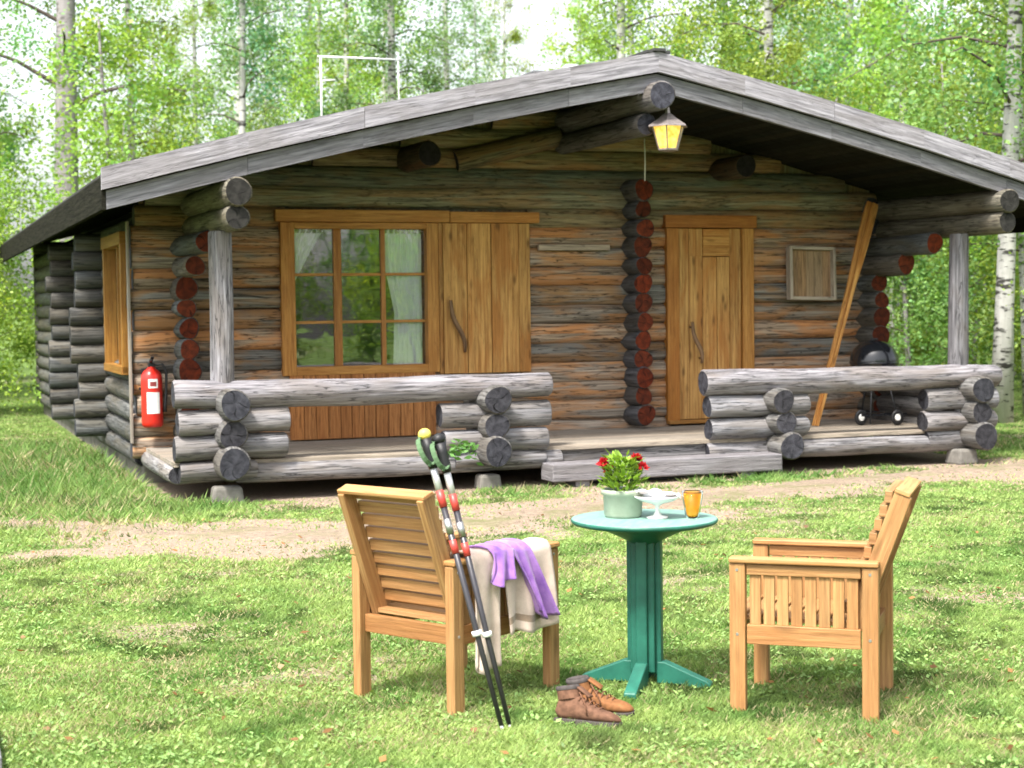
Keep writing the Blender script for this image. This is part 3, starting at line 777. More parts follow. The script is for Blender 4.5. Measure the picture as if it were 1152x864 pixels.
# fire extinguisher
fe = empty('fire_extinguisher', 'red fire extinguisher with white label on the left corner of the cabin', 'extinguisher', W(-.35, VF - .13, .56), TH)
M['red_paint'] = plain('red_gloss_paint', (.50, .020, .012), .3, .5, .12, 20, .03)
M['black_plastic'] = plain('black_plastic', (.015, .015, .017), .5, .4, .2, 40)
M['white_paper'] = plain('white_label', (.80, .80, .78), .5, .3, .05, 60)
m = MB(); m.lathe([(.001, .0), (.085, .0), (.098, .02), (.10, .05), (.10, .44), (.095, .49), (.07, .53), (.04, .55), (.03, .57), (.001, .57)], seg=28); m.build('body', M['red_paint'], fe)
m = MB()
def arc(m, r, z0, z1, a0, a1, nseg=12):
    m.grid([[(r * math.sin(a0 + (a1 - a0) * j / nseg), -r * math.cos(a0 + (a1 - a0) * j / nseg), zz) for j in range(nseg + 1)] for zz in (z0, z1)])
arc(m, .1012, .13, .33, -.62, .62); arc(m, .1012, .37, .455, -.45, .45); m.build('label', M['white_paper'], fe)
m = MB()
arc(m, .1018, .385, .43, -.30, .30)
m.build('label_print', plain('label_ink', (.25, .05, .05), .6, .2), fe)
m = MB(); m.box((0, 0, .585), (.06, .05, .04)); m.bar((.0, .02, .60), (-.02, -.13, .635), .03, .012); m.bar((.0, .02, .615), (-.0, -.11, .665), .03, .012); m.build('valve_handle', M['black_plastic'], fe, bevel=.003)
m = MB(); m.path([(.03, -.02, .585), (.10, -.03, .59), (.135, -.03, .52), (.13, -.03, .35), (.115, -.03, .2), (.112, -.03, .14)], [.013, .013, .013, .013, .016, .022], 8); m.build('hose', M['black_plastic'], fe)
m = MB(); m.box((0, .118, .3), (.16, .02, .5)); m.box((0, .1, .36), (.21, .03, .025)); m.build('bracket', M['black_plastic'], fe, bevel=.003)

# wooden tray frame on the wall
tf = empty('wooden_tray', 'shallow pale wooden tray hung on the wall right of the door', 'tray', W(6.79, VF - .10, 1.97), TH); tf.rotation_euler = (R(-4), R(1.5), TH)
m = MB()
for x, zz, sx, sz in ((-.27, 0, .035, .58), (.27, 0, .035, .58), (0, .275, .505, .035), (0, -.275, .505, .035)): m.box((x, 0, zz), (sx, .09, sz), col=(1.5, 1.45, 1.4))
m.build('frame', M['deck'], tf, bevel=.004)
m = MB()
for i in range(5): m.box((-.204 + i * .102, .03, 0), (.1, .014, .51), col=tuple(a * b_ for a, b_ in zip(shade(.9, 1.2, .1), (1.15, .88, .62))))
m.build('back_panel', M['deck'], tf, bevel=.003)

# two long boards leaning on the right corner
for i, (p0, p1, w0, w1, lab) in enumerate((((6.42, .98, .357), (7.385, 1.40, 2.74), .045, .095, 'long honey coloured paddle shaped board leaning at porch corner, left of the pair'),
                                      ((6.442, .95, .357), (7.425, 1.36, 2.72), .045, .085, 'long honey coloured paddle shaped board leaning at porch corner, right of the pair'))):
    p0, p1 = Vector(p0), Vector(p1); d = p1 - p0; y = Vector((0, 1, 0)); sx = d.cross(y).normalized(); ny = sx.cross(d).normalized()
    m = MB(); ts = [0, .15, .45, .62, .8, .97, 1.0]; ws = [.8, .8, .8, 1.0, 1.9, 1.95, 1.5]
    ol = [p0 + d * t + sx * (w0 * .5 * k) for t, k in zip(ts, ws)] + [p0 + d * t - sx * (w0 * .5 * k) for t, k in list(zip(ts, ws))[::-1]]
    m.extrude(ol, ny * .028, (1.15, 1.05, .95)); o = m.build('wooden_paddle', M['pine'], bevel=.004)
    o.location = O; o.rotation_euler = (0, 0, TH); tag(o, lab, 'paddle', 'long boards leaning in the porch corner')

# kettle barbecue
kg = empty('kettle_barbecue', 'black kettle barbecue on wheels standing behind the right porch railing', 'barbecue', W(7.10, .9, .357), TH); kg.scale = (.88, .88, 1.0)
M['enamel'] = plain('black_enamel', (.012, .013, .016), .16, .6, .1, 20, .01)
M['steel'] = plain('dull_steel', (.45, .45, .46), .4, .5, .1, 30, .05, .9)
m = MB(); m.lathe([(.288, .66), (.288, .68), (.275, .74), (.24, .80), (.17, .855), (.08, .885), (.001, .89)], seg=32); m.build('lid', M['enamel'], kg)
m = MB(); m.path([(-.05, 0, .875), (-.045, 0, .90), (.045, 0, .90), (.05, 0, .875)], [.010] * 4, 8); m.build('lid_handle', M['black_plastic'], kg)
m = MB(); m.lathe([(.29, .655), (.275, .58), (.23, .49), (.14, .42), (.05, .395), (.001, .395)], seg=32); m.lathe([(.292, .645), (.298, .655), (.288, .663)], seg=32); m.build('bowl', M['enamel'], kg)
for a, l in ((-2.3, 1), (-.85, 1), (1.57, 1)):
    m = MB(); m.path([(.17 * math.cos(a), .17 * math.sin(a), .46), (.30 * math.cos(a), .30 * math.sin(a), .02)], [.012, .012], 8); m.build('leg', M['black_plastic'], kg)
def wheel(x, y):
    m = MB(); n = 20
    for r0, r1, mi in ((.08, .045, 0), (.045, .012, 1)):
        for s_ in (-1, 1):
            pass
    prof_ = [(.046, -.016), (.072, -.02), (.082, -.010), (.082, .010), (.072, .02), (.046, .016), (.046, -.016)]
    base = len(m.v)
    for r, yy_ in prof_:
        for k in range(n): a = 6.28318 * k / n; m.v.append((x + r * math.cos(a), y + yy_, .082 + r * math.sin(a)))
    for i in range(len(prof_) - 1):
        for k in range(n):
            k2 = (k + 1) % n; m.face((base + i * n + k, base + (i + 1) * n + k, base + (i + 1) * n + k2, base + i * n + k2), ((0, 0),) * 4, (1, 1, 1), 0, True)
    wh = m.build('wheel', M['black_plastic'], kg)
    m = MB(); m.tube((x, y - .022, .082), (x, y + .022, .082), .036, .036, seg=20, wob=0, bev=.003); m.build('hub', M['white_paper'], wh)
wheel(.12, -.31); wheel(-.26, -.12)
m = MB(); m.bar((-.3, -.2, .11), (.32, -.2, .11), .02, .02); m.lathe([(.14, .13), (.13, .12), (.001, .118)], seg=20); m.build('ash_tray', M['enamel'], kg)

# ------------------------------------------------------------------ pipe frame beyond the roof
pf = empty('pipe_frame', 'thin white metal pipe frame rising above the left roof slope', 'frame', W(2.42, 6.0, zlow(2.42) + .30), TH)
hgt = 4.78 - (zlow(2.42) + .30)
M['white_metal'] = plain('white_pipe', (.78, .79, .78), .45, .4, .05, 20)
m = MB(); m.path([(0, 0, -.02), (0, 0, hgt)], [.012] * 2, 8); m.build('upright', M['white_metal'], pf)
m = MB(); m.path([(1.0, 0, .2), (1.0, 0, hgt)], [.006] * 2, 8); m.build('upright', M['white_metal'], pf)
m = MB(); m.path([(-.04, 0, hgt), (1.04, 0, hgt)], [.012] * 2, 8); m.path([(0, 0, hgt - .3), (.18, 0, hgt - .28)], [.01] * 2, 6); m.build('crossbar', M['white_metal'], pf)

# ------------------------------------------------------------------ garden chairs
CD = .62
def make_chair(name, label, loc, rz, CD, x_half=.265):
    ch = empty(name, label, 'chair', loc, rz, 'wooden garden armchairs')
    mat = M['chair_pine']
    for sx in (-1, 1):
        for y, zt in ((0, .61), (CD, .61)):
            m = MB(); m.box((sx * x_half, y, zt / 2), (.045, .064, zt), col=shade(.86, 1.1, .04)); lg = m.build('leg', mat, ch, bevel=.004)
            for zz in (.325, .585):
                m = MB(); m.tube((sx * (x_half + .015), y, zz), (sx * (x_half + .0240), y, zz), .0065, wob=0, seg=10, bev=.001); m.build('screw', M['steel'], lg)
        m = MB(); m.box((sx * x_half, CD / 2, .624), (.064, CD + .066, .022), col=(1.08, 1.06, 1.03)); m.build('armrest', mat, ch, bevel=.006)
        m = MB(); m.box((sx * x_half, CD / 2, .587), (.03, CD - .074, .044), col=(.9, .86, .82)); m.box((sx * x_half, CD / 2, .325), (.03, CD - .074, .078), col=(.95, .88, .82)); m.build('side_rail', mat, ch, bevel=.003)
        m = MB(); n = 8
        for i in range(n):
            y = .070 + (CD - .14) * i / (n - 1); m.box((sx * (x_half - .004), y, .464), (.018, (CD - .14) / 7 - .011, .200), col=shade(.8, 1.14, .05))
        m.build('side_slats', mat, ch, bevel=.002)
        m = MB(); m.bar((sx * (x_half - .042), .085, .33), (sx * (x_half - .042), -.122, .895), .034, .070, up=(0, 1, 0), col=shade(.9, 1.0, .02)); m.build('back_stile', mat, ch, bevel=.004)
    m = MB(); n = 9
    for i in range(n):
        t = .17 + .79 * i / (n - 1); y = .085 - .207 * t + .050; z = .33 + .565 * t + .012
        m.box((0, y, z), (2 * x_half - .10, .030, .047), Matrix.Rotation(R(6), 3, 'X'), col=shade(.76, 1.06, .05))
    m.build('back_slats', mat, ch, bevel=.003)
    m = MB(); m.box((0, -.121, .904), (2 * x_half - .04, .062, .018), Matrix.Rotation(R(19.9), 3, 'X'), col=(1.2, 1.2, 1.2)); m.build('top_rail', mat, ch, bevel=.004)
    m = MB(); n = 8
    for i in range(n):
        m.box((0, .07 + (CD - .06) * i / (n - 1), .375 + .012 * i / (n - 1)), (2 * x_half - .06, .058, .02), col=shade(.85, 1.0, .03))
    m.build('seat', mat, ch, bevel=.003)
    for yr, cr in ((.01, (.75, .68, .62)), (CD, (1, 1, 1))):
        m = MB(); m.box((0, yr, .325), (2 * x_half - .05, .03, .075), col=cr); m.build('seat_rail', mat, ch, bevel=.003)
    return ch
# left chair: facing away to the right
lc_loc = Vector((-.447, 6.741, 0)); lc_rz = R(-39.8)
make_chair('garden_armchair', 'pine garden armchair seen from behind with towel and purple cloth over its arm', lc_loc, lc_rz, .62)
rc_rz = math.atan2(.21, -.495) - math.pi / 2
fdir = Vector((-.495, .21, 0)).normalized(); side_r = Vector((fdir.y, -fdir.x, 0))   # chair's right hand
# near side legs are on the chair's left hand
rc_loc = Vector((1.481, 6.652, 0)); rc_rz = 1.2436
make_chair('garden_armchair', 'empty pine garden armchair seen from its side, right of the green table', rc_loc, rc_rz, .525)

# towel and purple cloth on the left chair's right arm (chair space)
def drape(name, y0, y1, hang_out, hang_in, mat, lift=.004, drift=0.0, ny=18, amp=.010, ph=0.0, bulge=.05, tilt=0.0):
    ax = .265; zt = .642 + lift; hw = .045 + lift; rows = []
    m = MB()
    prof_ = []
    for i in range(12): prof_.append((-hw - .006, zt - hang_in * (1 - i / 12), i / 12 - 1, -1))
    for i in range(7): a = math.pi * (1 - i / 6); prof_.append((hw * math.cos(a), zt + .012 * math.sin(a), 0, 0))
    for i in range(1, 25): prof_.append((hw + .006, zt - hang_out * i / 24, i / 24, 1))
    for j in range(ny + 1):
        f = j / ny; row = []
        for (x, z, h, sd_) in prof_:
            y = y0 + (y1 - y0) * f; hh = abs(h)
            y += drift * max(h, 0) + .018 * hh * math.sin(f * 9 + ph)
            xo = x + sd_ * (bulge * .45 * hh ** .5 + amp * (1.2 * hh) * math.sin(f * 13 + ph + 1.5 * hh)) if sd_ else x
            zz = z + (.006 * math.sin(f * 15 + ph) if not sd_ else 0) - tilt * max(h, 0) * f + .012 * max(h, 0) * math.sin(f * 7 + ph)
            row.append((ax + xo, y, zz))
        rows.append(row)
    m.grid(rows)
    return m
def cloth(name, color, color2):
    b = NB(name); o = b.obj(); nz = b.noise(o, 9, 3, .6); f = b.noise(o, 260, 2, .6)
    c = b.ramp(nz, [(.35, color2), (.65, color)]); c = b.mix(.4, c, b.ramp(f, [(.3, .75), (.7, 1.15)]), 'MULTIPLY')
    b.principled(c, .95, .1, b.bump(f, .5, .003), Sheen_Weight=.3); return b.m
M['towel'] = cloth('beige_towel', (.60, .49, .42), (.46, .36, .30)); M['purple'] = cloth('purple_cloth', (.36, .19, .50), (.19, .08, .34))
M['stripe'] = cloth('brown_towel_stripe', (.30, .22, .16), (.22, .16, .12))
m = drape('t', .22, .545, .345, .16, M['towel'], .004, .0, 20, .018, .4, .07)
m2 = drape('t', .04, .205, .47, .16, M['towel'], .006, -.01, 12, .016, 1.7, .05)
off = len(m.v); m.v += m2.v
for f, uv_, c_, mi_, s_ in zip(m2.f, m2.uv, m2.c, m2.m, m2.s): m.face([i + off for i in f], uv_, c_, mi_, s_)
# a stripe woven near the hem of the short flap
nrow = 12 + 7 + 24
for fi, f in enumerate(m.f):
    jcol = fi % (nrow - 1)
    if fi < 20 * (nrow - 1) and jcol in (37, 38): m.m[fi] = 1
tw = m.build('towel', [M['towel'], M['stripe']], solid=.006)
tw.location = lc_loc; tw.rotation_euler = (0, 0, lc_rz); tag(tw, 'beige towel draped over the arm of the left garden chair', 'towel')
m = drape('p', .26, .385, .29, .05, M['purple'], .018, .12, 18, .034, .9, .09, .03)
m2 = drape('p', .15, .285, .13, .05, M['purple'], .016, -.03, 12, .026, 2.2, .09)
off = len(m.v); m.v += m2.v
for f, uv_, c_, mi_, s_ in zip(m2.f, m2.uv, m2.c, m2.m, m2.s): m.face([i + off for i in f], uv_, c_, mi_, s_)
pc = m.build('purple_cloth', M['purple'], solid=.005); pc.location = lc_loc; pc.rotation_euler = (0, 0, lc_rz)
tag(pc, 'crumpled purple cloth lying on top of the beige towel', 'cloth')

# ------------------------------------------------------------------ trekking poles
M['pole_dark'] = plain('dark_pole_shaft', (.035, .033, .04), .3, .5, .1, 40)
M['pole_silver'] = plain('silver_pole_shaft', (.62, .62, .64), .3, .5, .05, 40, .02, .5)
M['pole_red'] = plain('red_pole_band', (.55, .06, .05), .4, .5)
M['yellow'] = plain('yellow_knob', (.80, .66, .12), .5, .4)
M['strap'] = plain('green_strap', (.10, .17, .09), .8, .2)
def trek(foot, top, label, knob):
    foot, top = Vector(foot), Vector(top); d = top - foot; L = d.length
    e = empty('trekking_pole', label, 'trekking pole', foot, 0, 'trekking poles leaning on the chair')
    q = d.to_track_quat('Z', 'Y'); e.rotation_mode = 'XYZ'; e.rotation_euler = q.to_euler()
    m = MB(); m.path([(0, 0, .035), (0, 0, L * .36), (0, 0, L * .76)], [.0095, .0115, .013], 10); m.build('shaft', M['pole_dark'], e)
    m = MB(); m.path([(0, 0, L * .80), (0, 0, L * .90)], [.0142] * 2, 10); m.build('upper_shaft', M['pole_silver'], e)
    m = MB(); m.path([(0, 0, .0), (0, 0, .04)], [.004, .008], 8); m.build('tip', M['pole_silver'], e)
    m = MB(); m.path([(0, 0, L * .755), (0, 0, L * .81)], [.0155] * 2, 10); m.build('band', M['pole_red'], e)
    m = MB(); m.path([(0, 0, L * .665), (0, 0, L * .715)], [.0145] * 2, 10); m.build('decal', M['steel'], e)
    m = MB(); m.path([(0, 0, L * .60), (0, 0, L * .645)], [.0145] * 2, 10); m.build('band', M['pole_red'], e)
    m = MB(); m.path([(0, 0, L * .325), (0, 0, L * .342)], [.020] * 2, 10); m.build('clip', M['white_paper'], e)
    m = MB(); m.path([(0, 0, L * .885), (0, 0, L * .91), (0, 0, L * .95), (0, 0, L * .985)], [.018, .022, .021, .024], 10); m.build('grip', M['black_plastic'], e)
    m = MB(); m.ball((0, 0, L + .0), .026, sc=(1, 1, .9)); m.build('knob', knob, e)
    m = MB(); pts = []
    for i in range(15): a = -2.2 + 4.9 * i / 14; pts.append(Vector((.03 + .035 * math.cos(a), -.018 * math.sin(a * .5), L * .945 + .055 * math.sin(a))))
    for p, q_ in zip(pts[:-1], pts[1:]): m.bar(p, q_, .02, .003, up=(1, 0, .3))
    m.build('strap', M['strap'], e)
trek((-.050, 6.285, 0), (-.345, 6.425, 1.155), 'dark trekking pole leaning on the chair, its yellow knob further left', M['yellow'])
trek((-.020, 6.300, 0), (-.290, 6.430, 1.135), 'dark trekking pole leaning on the chair, its black knob further right', M['black_plastic'])

# leafy sprig tucked behind the grips
sp = empty('leafy_sprig', 'small green leafy sprig stuck behind the grips of the trekking poles', 'sprig', (-.275, 6.46, 1.02), 0)
m = MB(); m.path([(0, 0, 0), (.02, .01, .05), (.07, .015, .075), (.12, .02, .06)], [.003, .003, .0025, .001], 5); m.build('stem', M['strap'], sp)
ns_ = 60; tt_ = rng.random(ns_); az = rng.uniform(0, 6.283, ns_)
spos = np.stack([.015 + .115 * tt_, .01 + .02 * rng.normal(0, 1, ns_), .05 + .03 * np.sin(tt_ * 3) + .015 * rng.normal(0, 1, ns_)], 1)
sdir = unit(np.stack([np.cos(az), np.sin(az), rng.uniform(-.6, .6, ns_)], 1))
o = bpy.data.objects.new('leaves', leaf_mesh('leaves', spos, sdir, unit(rng.normal(0, 1, (ns_, 3))), rng.uniform(.025, .045, ns_), rng.uniform(.012, .02, ns_), np.array([.12, .26, .07]) * (.6 + .7 * rng.random((ns_, 1))), M['grass'], False)); COL.objects.link(o); o.parent = sp

# ------------------------------------------------------------------ round table and what stands on it
TC = Vector((.563, 7.06, 0)); TZ = .735
M['teal'] = NB('teal_green_paint')
b = M['teal']; nz = b.noise(b.obj(), 12, 4, .6); nf = b.noise(b.obj(), 90, 3, .6)
b.principled(b.mix(b.ramp(nf, [(.62, 0.0), (.8, .25)]), b.ramp(nz, [(.3, (.007, .080, .055)), (.7, (.018, .138, .095))]), (.07, .20, .17)), .45, .5, b.bump(b.math('ADD', nf, b.noise(b.mapping(b.obj(), (140, 140, 4)), 1, 3, .6)), .22, .003)); M['teal'] = b.m
b = NB('green_paint_sky_sheen'); nz = b.noise(b.mapping(b.obj(), (3, 22, 3)), 1.6, 5, .65); nf = b.noise(b.obj(), 34, 5, .7)  # table green made paler in its base colour to imitate sky sheen on top
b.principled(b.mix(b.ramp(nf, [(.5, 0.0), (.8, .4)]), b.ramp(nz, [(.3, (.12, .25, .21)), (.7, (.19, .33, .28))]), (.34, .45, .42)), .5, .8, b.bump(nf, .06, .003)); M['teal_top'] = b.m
tb = empty('round_table', 'round teal green pedestal table on four splayed feet between the chairs', 'table', TC, R(-108))
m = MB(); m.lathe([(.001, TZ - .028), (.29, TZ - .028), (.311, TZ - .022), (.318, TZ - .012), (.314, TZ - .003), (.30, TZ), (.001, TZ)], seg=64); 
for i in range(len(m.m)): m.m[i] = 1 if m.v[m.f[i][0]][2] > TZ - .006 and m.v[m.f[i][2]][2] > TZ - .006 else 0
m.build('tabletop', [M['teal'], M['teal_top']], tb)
m = MB(); m.lathe([(.06, TZ - .11), (.10, TZ - .085), (.19, TZ - .045), (.215, TZ - .028), (.001, TZ - .0285)], seg=40); m.build('collar', M['teal'], tb)
m = MB()
for a in (0, R(90)):
    m.box((0, 0, (.06 + TZ - .09) / 2), (.15, .05, TZ - .15), Matrix.Rotation(a, 3, 'Z'))
m.box((0, 0, (.065 + TZ - .095) / 2), (.105, .105, TZ - .17))
m.build('pedestal', M['teal'], tb, bevel=.006)
for k in range(4):
    a = R(90) * k; dr_ = Vector((math.cos(a), math.sin(a), 0)); sd_ = Vector((-math.sin(a), math.cos(a), 0)) * .027
    m = MB(); pr = [(.055, .02), (.055, .115), (.09, .115), (.275, .04), (.29, .03), (.29, .0), (.24, .0), (.17, .02)]
    m.extrude([dr_ * r_ + Vector((0, 0, z_)) - sd_ for r_, z_ in pr], sd_ * 2); m.build('foot', M['teal'], tb, bevel=.005)

# flower pot
pot = empty('flower_pot', 'grey green pot of leafy plant with red flowers on the round table', 'potted plant', (.474, 7.09, TZ), 0)
M['pot'] = plain('grey_green_glaze', (.33, .38, .29), .45, .4, .15, 14, .1); M['soil'] = plain('potting_soil', (.04, .03, .02), 1, 0, .3, 60, .6)
m = MB(); m.lathe([(.001, 0), (.074, 0), (.082, .012), (.086, .095), (.094, .10), (.097, .118), (.090, .122), (.082, .118), (.080, .10), (.001, .10)], seg=36); m.build('pot', M['pot'], pot)
m = MB(); m.lathe([(.079, .104), (.04, .112), (.001, .114)], seg=20); m.build('soil', M['soil'], pot)
M['plant'] = leafmat('flower_leaf', (1, 1, 1), .35, False)
npl = 420; rr = .095 * np.sqrt(rng.random(npl)); az = rng.uniform(0, 6.283, npl); hz = rng.beta(1.6, 1.6, npl) * .165
ppos = np.stack([rr * np.cos(az) * (1 - hz * 2.2), rr * np.sin(az) * (1 - hz * 2.2), .105 + hz], 1)
pd = unit(np.stack([np.cos(az), np.sin(az), rng.uniform(.1, 1.4, npl)], 1)); pn_ = unit(np.stack([-np.cos(az), -np.sin(az), np.ones(npl)], 1) + rng.normal(0, .3, (npl, 3)))
pcols = np.array([.22, .36, .05]) * (.55 + .8 * rng.random((npl, 1)))
pmesh = leaf_mesh('leaves', ppos, pd, pn_, rng.uniform(.025, .05, npl), rng.uniform(.014, .026, npl), pcols, M['plant'], False)
o = bpy.data.objects.new('leaves', pmesh); COL.objects.link(o); o.parent = pot
M['petal'] = leafmat('red_petal', (1, 1, 1), .25, False)
for (fx, fy, fz, n_) in ((-.085, -.02, .235, 60), (.06, .0, .25, 60), (.085, -.03, .215, 55), (-.06, .03, .20, 20)):
    az = rng.uniform(0, 6.283, n_); el = rng.uniform(-.5, 1.2, n_); d_ = np.stack([np.cos(az) * np.cos(el), np.sin(az) * np.cos(el), np.sin(el)], 1)
    fm = leaf_mesh('flower', np.array([fx, fy, fz]) + d_ * .006, d_, unit(np.cross(d_, rng.normal(0, 1, (n_, 3)))), rng.uniform(.016, .030, n_), rng.uniform(.014, .022, n_), np.array([.50, .022, .03]) * (.5 + .8 * rng.random((n_, 1))), M['petal'], False)
    o = bpy.data.objects.new('flower', fm); COL.objects.link(o); o.parent = pot
m = MB()
for (fx, fy, fz) in ((-.085, -.02, .235), (.06, .0, .25), (.085, -.03, .215), (-.06, .03, .2)): m.path([(fx * .3, fy * .3, .1), (fx * .7, fy * .7, .17), (fx, fy, fz)], [.003] * 3, 5)
m.build('stem', plain('green_stem', (.12, .22, .05), .7, .2), pot)

b = NB('clear_glass'); p = b.principled((.96, .98, .97), .02, .5); p.inputs['Transmission Weight'].default_value = 1.0; p.inputs['IOR'].default_value = 1.12; M['clear'] = b.m
M['china'] = plain('white_china', (.84, .83, .82), .25, .5, .04, 20, .02)
M['paper'] = plain('white_napkin', (.86, .82, .82), .85, .2, .06, 40, .2)
ds = empty('footed_dish', 'white footed dish with a pale napkin folded over it on the round table', 'dish', (.617, 7.03, TZ), 0)
m = MB(); m.lathe([(.001, 0), (.045, 0), (.047, .006), (.02, .012), (.010, .025), (.010, .052), (.025, .062), (.07, .074), (.098, .090), (.103, .098), (.098, .098), (.065, .082), (.001, .074)], seg=36); m.build('bowl', M['china'], ds)
rows = [[(-.095 + .19 * i / 14, -.06 + .12 * j / 10, .099 + .016 * math.sin(i * .7) * math.cos(j * .5) + .022 * (1 - i / 14) - .00006 * (j - 5) ** 4 * .1) for j in range(11)] for i in range(15)]
m = MB(); m.grid(rows); m.build('napkin', M['paper'], ds, solid=.003)
gl = empty('juice_glass', 'small tapered glass of orange juice on the right of the table', 'glass', (.767, 7.02, TZ), 0)
m = MB(); m.lathe([(.001, .004), (.024, .004), (.030, .02), (.045, .115), (.047, .115), (.033, .018), (.028, 0), (.001, 0)], seg=32); m.build('tumbler', M['clear'], gl)
b = NB('orange_juice'); nz = b.noise(b.obj(), 20, 2); p = b.principled(b.ramp(nz, [(.3, (.85, .30, .01)), (.7, (.95, .42, .02))]), .3, .4); M['juice'] = b.m
p.inputs['Subsurface Weight'].default_value = .4; p.inputs['Subsurface Radius'].default_value = (.02, .01, .003)
m = MB(); m.lathe([(.001, .006), (.0232, .006), (.0290, .021), (.0440, .110), (.001, .110)], seg=32); m.build('juice', M['juice'], gl)

# ------------------------------------------------------------------ hiking boots
M['suede'] = plain('brown_suede', (.15, .078, .05), .9, .15, .35, 28, .5); M['tan'] = plain('tan_leather', (.24, .105, .042), .8, .2, .3, 30, .4)
M['sole'] = plain('dark_rubber', (.07, .06, .055), .85, .2, .2, 50, .3); M['lining'] = plain('dark_lining', (.075, .066, .064), 1, .0, .2, 60)
M['lace'] = plain('brown_lace', (.16, .08, .05), .9, .1)
def boot(loc, rz, label, upper, sc=1.0, lean=0.0):
    e = empty('hiking_boot', label, 'boot', loc, rz, 'pair of hiking boots on the grass'); e.rotation_euler = (lean, 0, rz); e.scale = (.88, .96, .84)
    # cross sections along the foot: x, half width, height of the top
    sec = [(-.135, .018, .07, .05), (-.125, .030, .12, .025), (-.10, .037, .148, .022), (-.06, .040, .155, .022), (-.025, .042, .140, .022), (.01, .044, .112, .022), (.05, .048, .090, .022), (.09, .051, .078, .022), (.125, .048, .070, .022), (.15, .038, .058, .024), (.165, .022, .044, .028), (.170, .006, .034, .03)]
    m = MB(); rings = []
    n = 16
    for (x, hw, top, bot) in sec:
        ring = []
        for k in range(n):
            a = 6.28318 * k / n; ca, sa = math.cos(a), math.sin(a)
            p_ = .75
            yy_ = hw * math.copysign(abs(ca) ** p_, ca); zz_ = (top + bot) / 2 + (top - bot) / 2 * math.copysign(abs(sa) ** p_, sa)
            if zz_ > .09: yy_ *= .86
            ring.append((x + random.uniform(-.001, .001), yy_ + random.uniform(-.0015, .0015), zz_))
        rings.append(ring)
    m.grid([r + [r[0]] for r in rings]); 
    up = m.build('upper', upper, e, sub=1)
    m = MB(); m.lathe([(.047, .12), (.046, .15), (.044, .168), (.038, .172), (.034, .165), (.033, .14), (.001, .135)], c=(-.075, 0, 0), seg=20)
    for i in range(len(m.v)):
        x, y, z_ = m.v[i]; m.v[i] = (-.075 + (x + .075) * 1.15 - (z_ - .12) * .25, y * .92, z_ + (x + .075) * .22)
    m.build('collar', upper, e)
    m = MB(); m.lathe([(.047, .160), (.049, .170), (.044, .180), (.036, .178), (.032, .165), (.031, .14), (.001, .132)], c=(-.075, 0, 0), seg=20)
    for i in range(len(m.v)):
        x, y, z_ = m.v[i]; m.v[i] = (-.075 + (x + .075) * 1.15 - (z_ - .12) * .25, y * .92, z_ + (x + .075) * .22)
    m.build('padded_rim', M['lining'], e)
    m = MB(); ol = []
    for (x, hw, *_) in sec: ol.append((x * 1.03, hw * 1.12 + .003))
    poly = [(x, -h, 0) for x, h in ol] + [(x, h, 0) for x, h in ol[::-1]]
    m.extrude(poly, (0, 0, .028)); m.build('sole', M['sole'], e, bevel=.004)
    m = MB()
    for i in range(5):
        x = -.02 + i * .022; zt = .137 - i * .014
        m.path([(x, -.034, zt - .022), (x + .006, -.018, zt + .003), (x + .01, 0, zt + .009), (x + .014, .018, zt + .003), (x + .02, .034, zt - .024)], [.0032] * 5, 6)
    m.path([(-.03, 0, .15), (-.02, -.03, .155), (.02, -.055, .10), (.03, -.06, .05)], [.003] * 4, 6)
    m.build('lace', M['lace'], e)
    m = MB(); m.box((-.005, 0, .155), (.075, .05, .012), Matrix.Rotation(R(35), 3, 'Y')); m.build('tongue', upper, e, bevel=.005)
boot((.268, 6.40, 0), R(-22), 'worn brown suede hiking boot lying nearer the camera with its dark opening at left', M['suede'], 1, R(-10))
boot((.325, 6.56, 0), R(-12), 'tan hiking boot standing behind the nearer boot beside the chair leg', M['tan'])

# grey plank end in the near left corner
m = MB(); m.box((0, 0, .035), (.6, .10, .07)); o = m.build('grey_plank', M['grey_board'], bevel=.006); o.location = (-1.985, 6.06, 0); o.rotation_euler = (0, 0, R(110)); tag(o, 'weathered grey plank lying in the grass at the near left corner', 'plank')

# ------------------------------------------------------------------ trees
def barkmat(name, pale, dark, mark=.5):
    b = NB(name); o = b.obj()
    n1 = b.noise(b.mapping(o, (3, 3, 9)), 1.2, 4, .6); n2 = b.noise(b.mapping(o, (6, 6, 26)), 1.0, 3, .6); n3 = b.noise(b.mapping(o, (18, 18, 3)), 1.0, 3, .6)
    c = b.ramp(n3, [(.3, tuple(x * .75 for x in pale)), (.7, pale)])
    c = b.mix(b.ramp(n1, [(.54, 0.0), (.62, mark)]), c, dark); c = b.mix(b.ramp(n2, [(.60, 0.0), (.66, mark)]), c, dark)
    b.principled(c, .85, .2, b.bump(n1, .5, .02)); return b.m
M['birch'] = barkmat('birch_bark', (.50, .49, .47), (.035, .033, .03), .95)
M['bark'] = barkmat('grey_bark', (.30, .275, .285), (.07, .065, .06), .75)
M['twig'] = barkmat('dark_twig_bark', (.11, .085, .075), (.04, .03, .03), .5)
M['leaf'] = leafmat('birch_leaf', (1, 1, 1), .45)
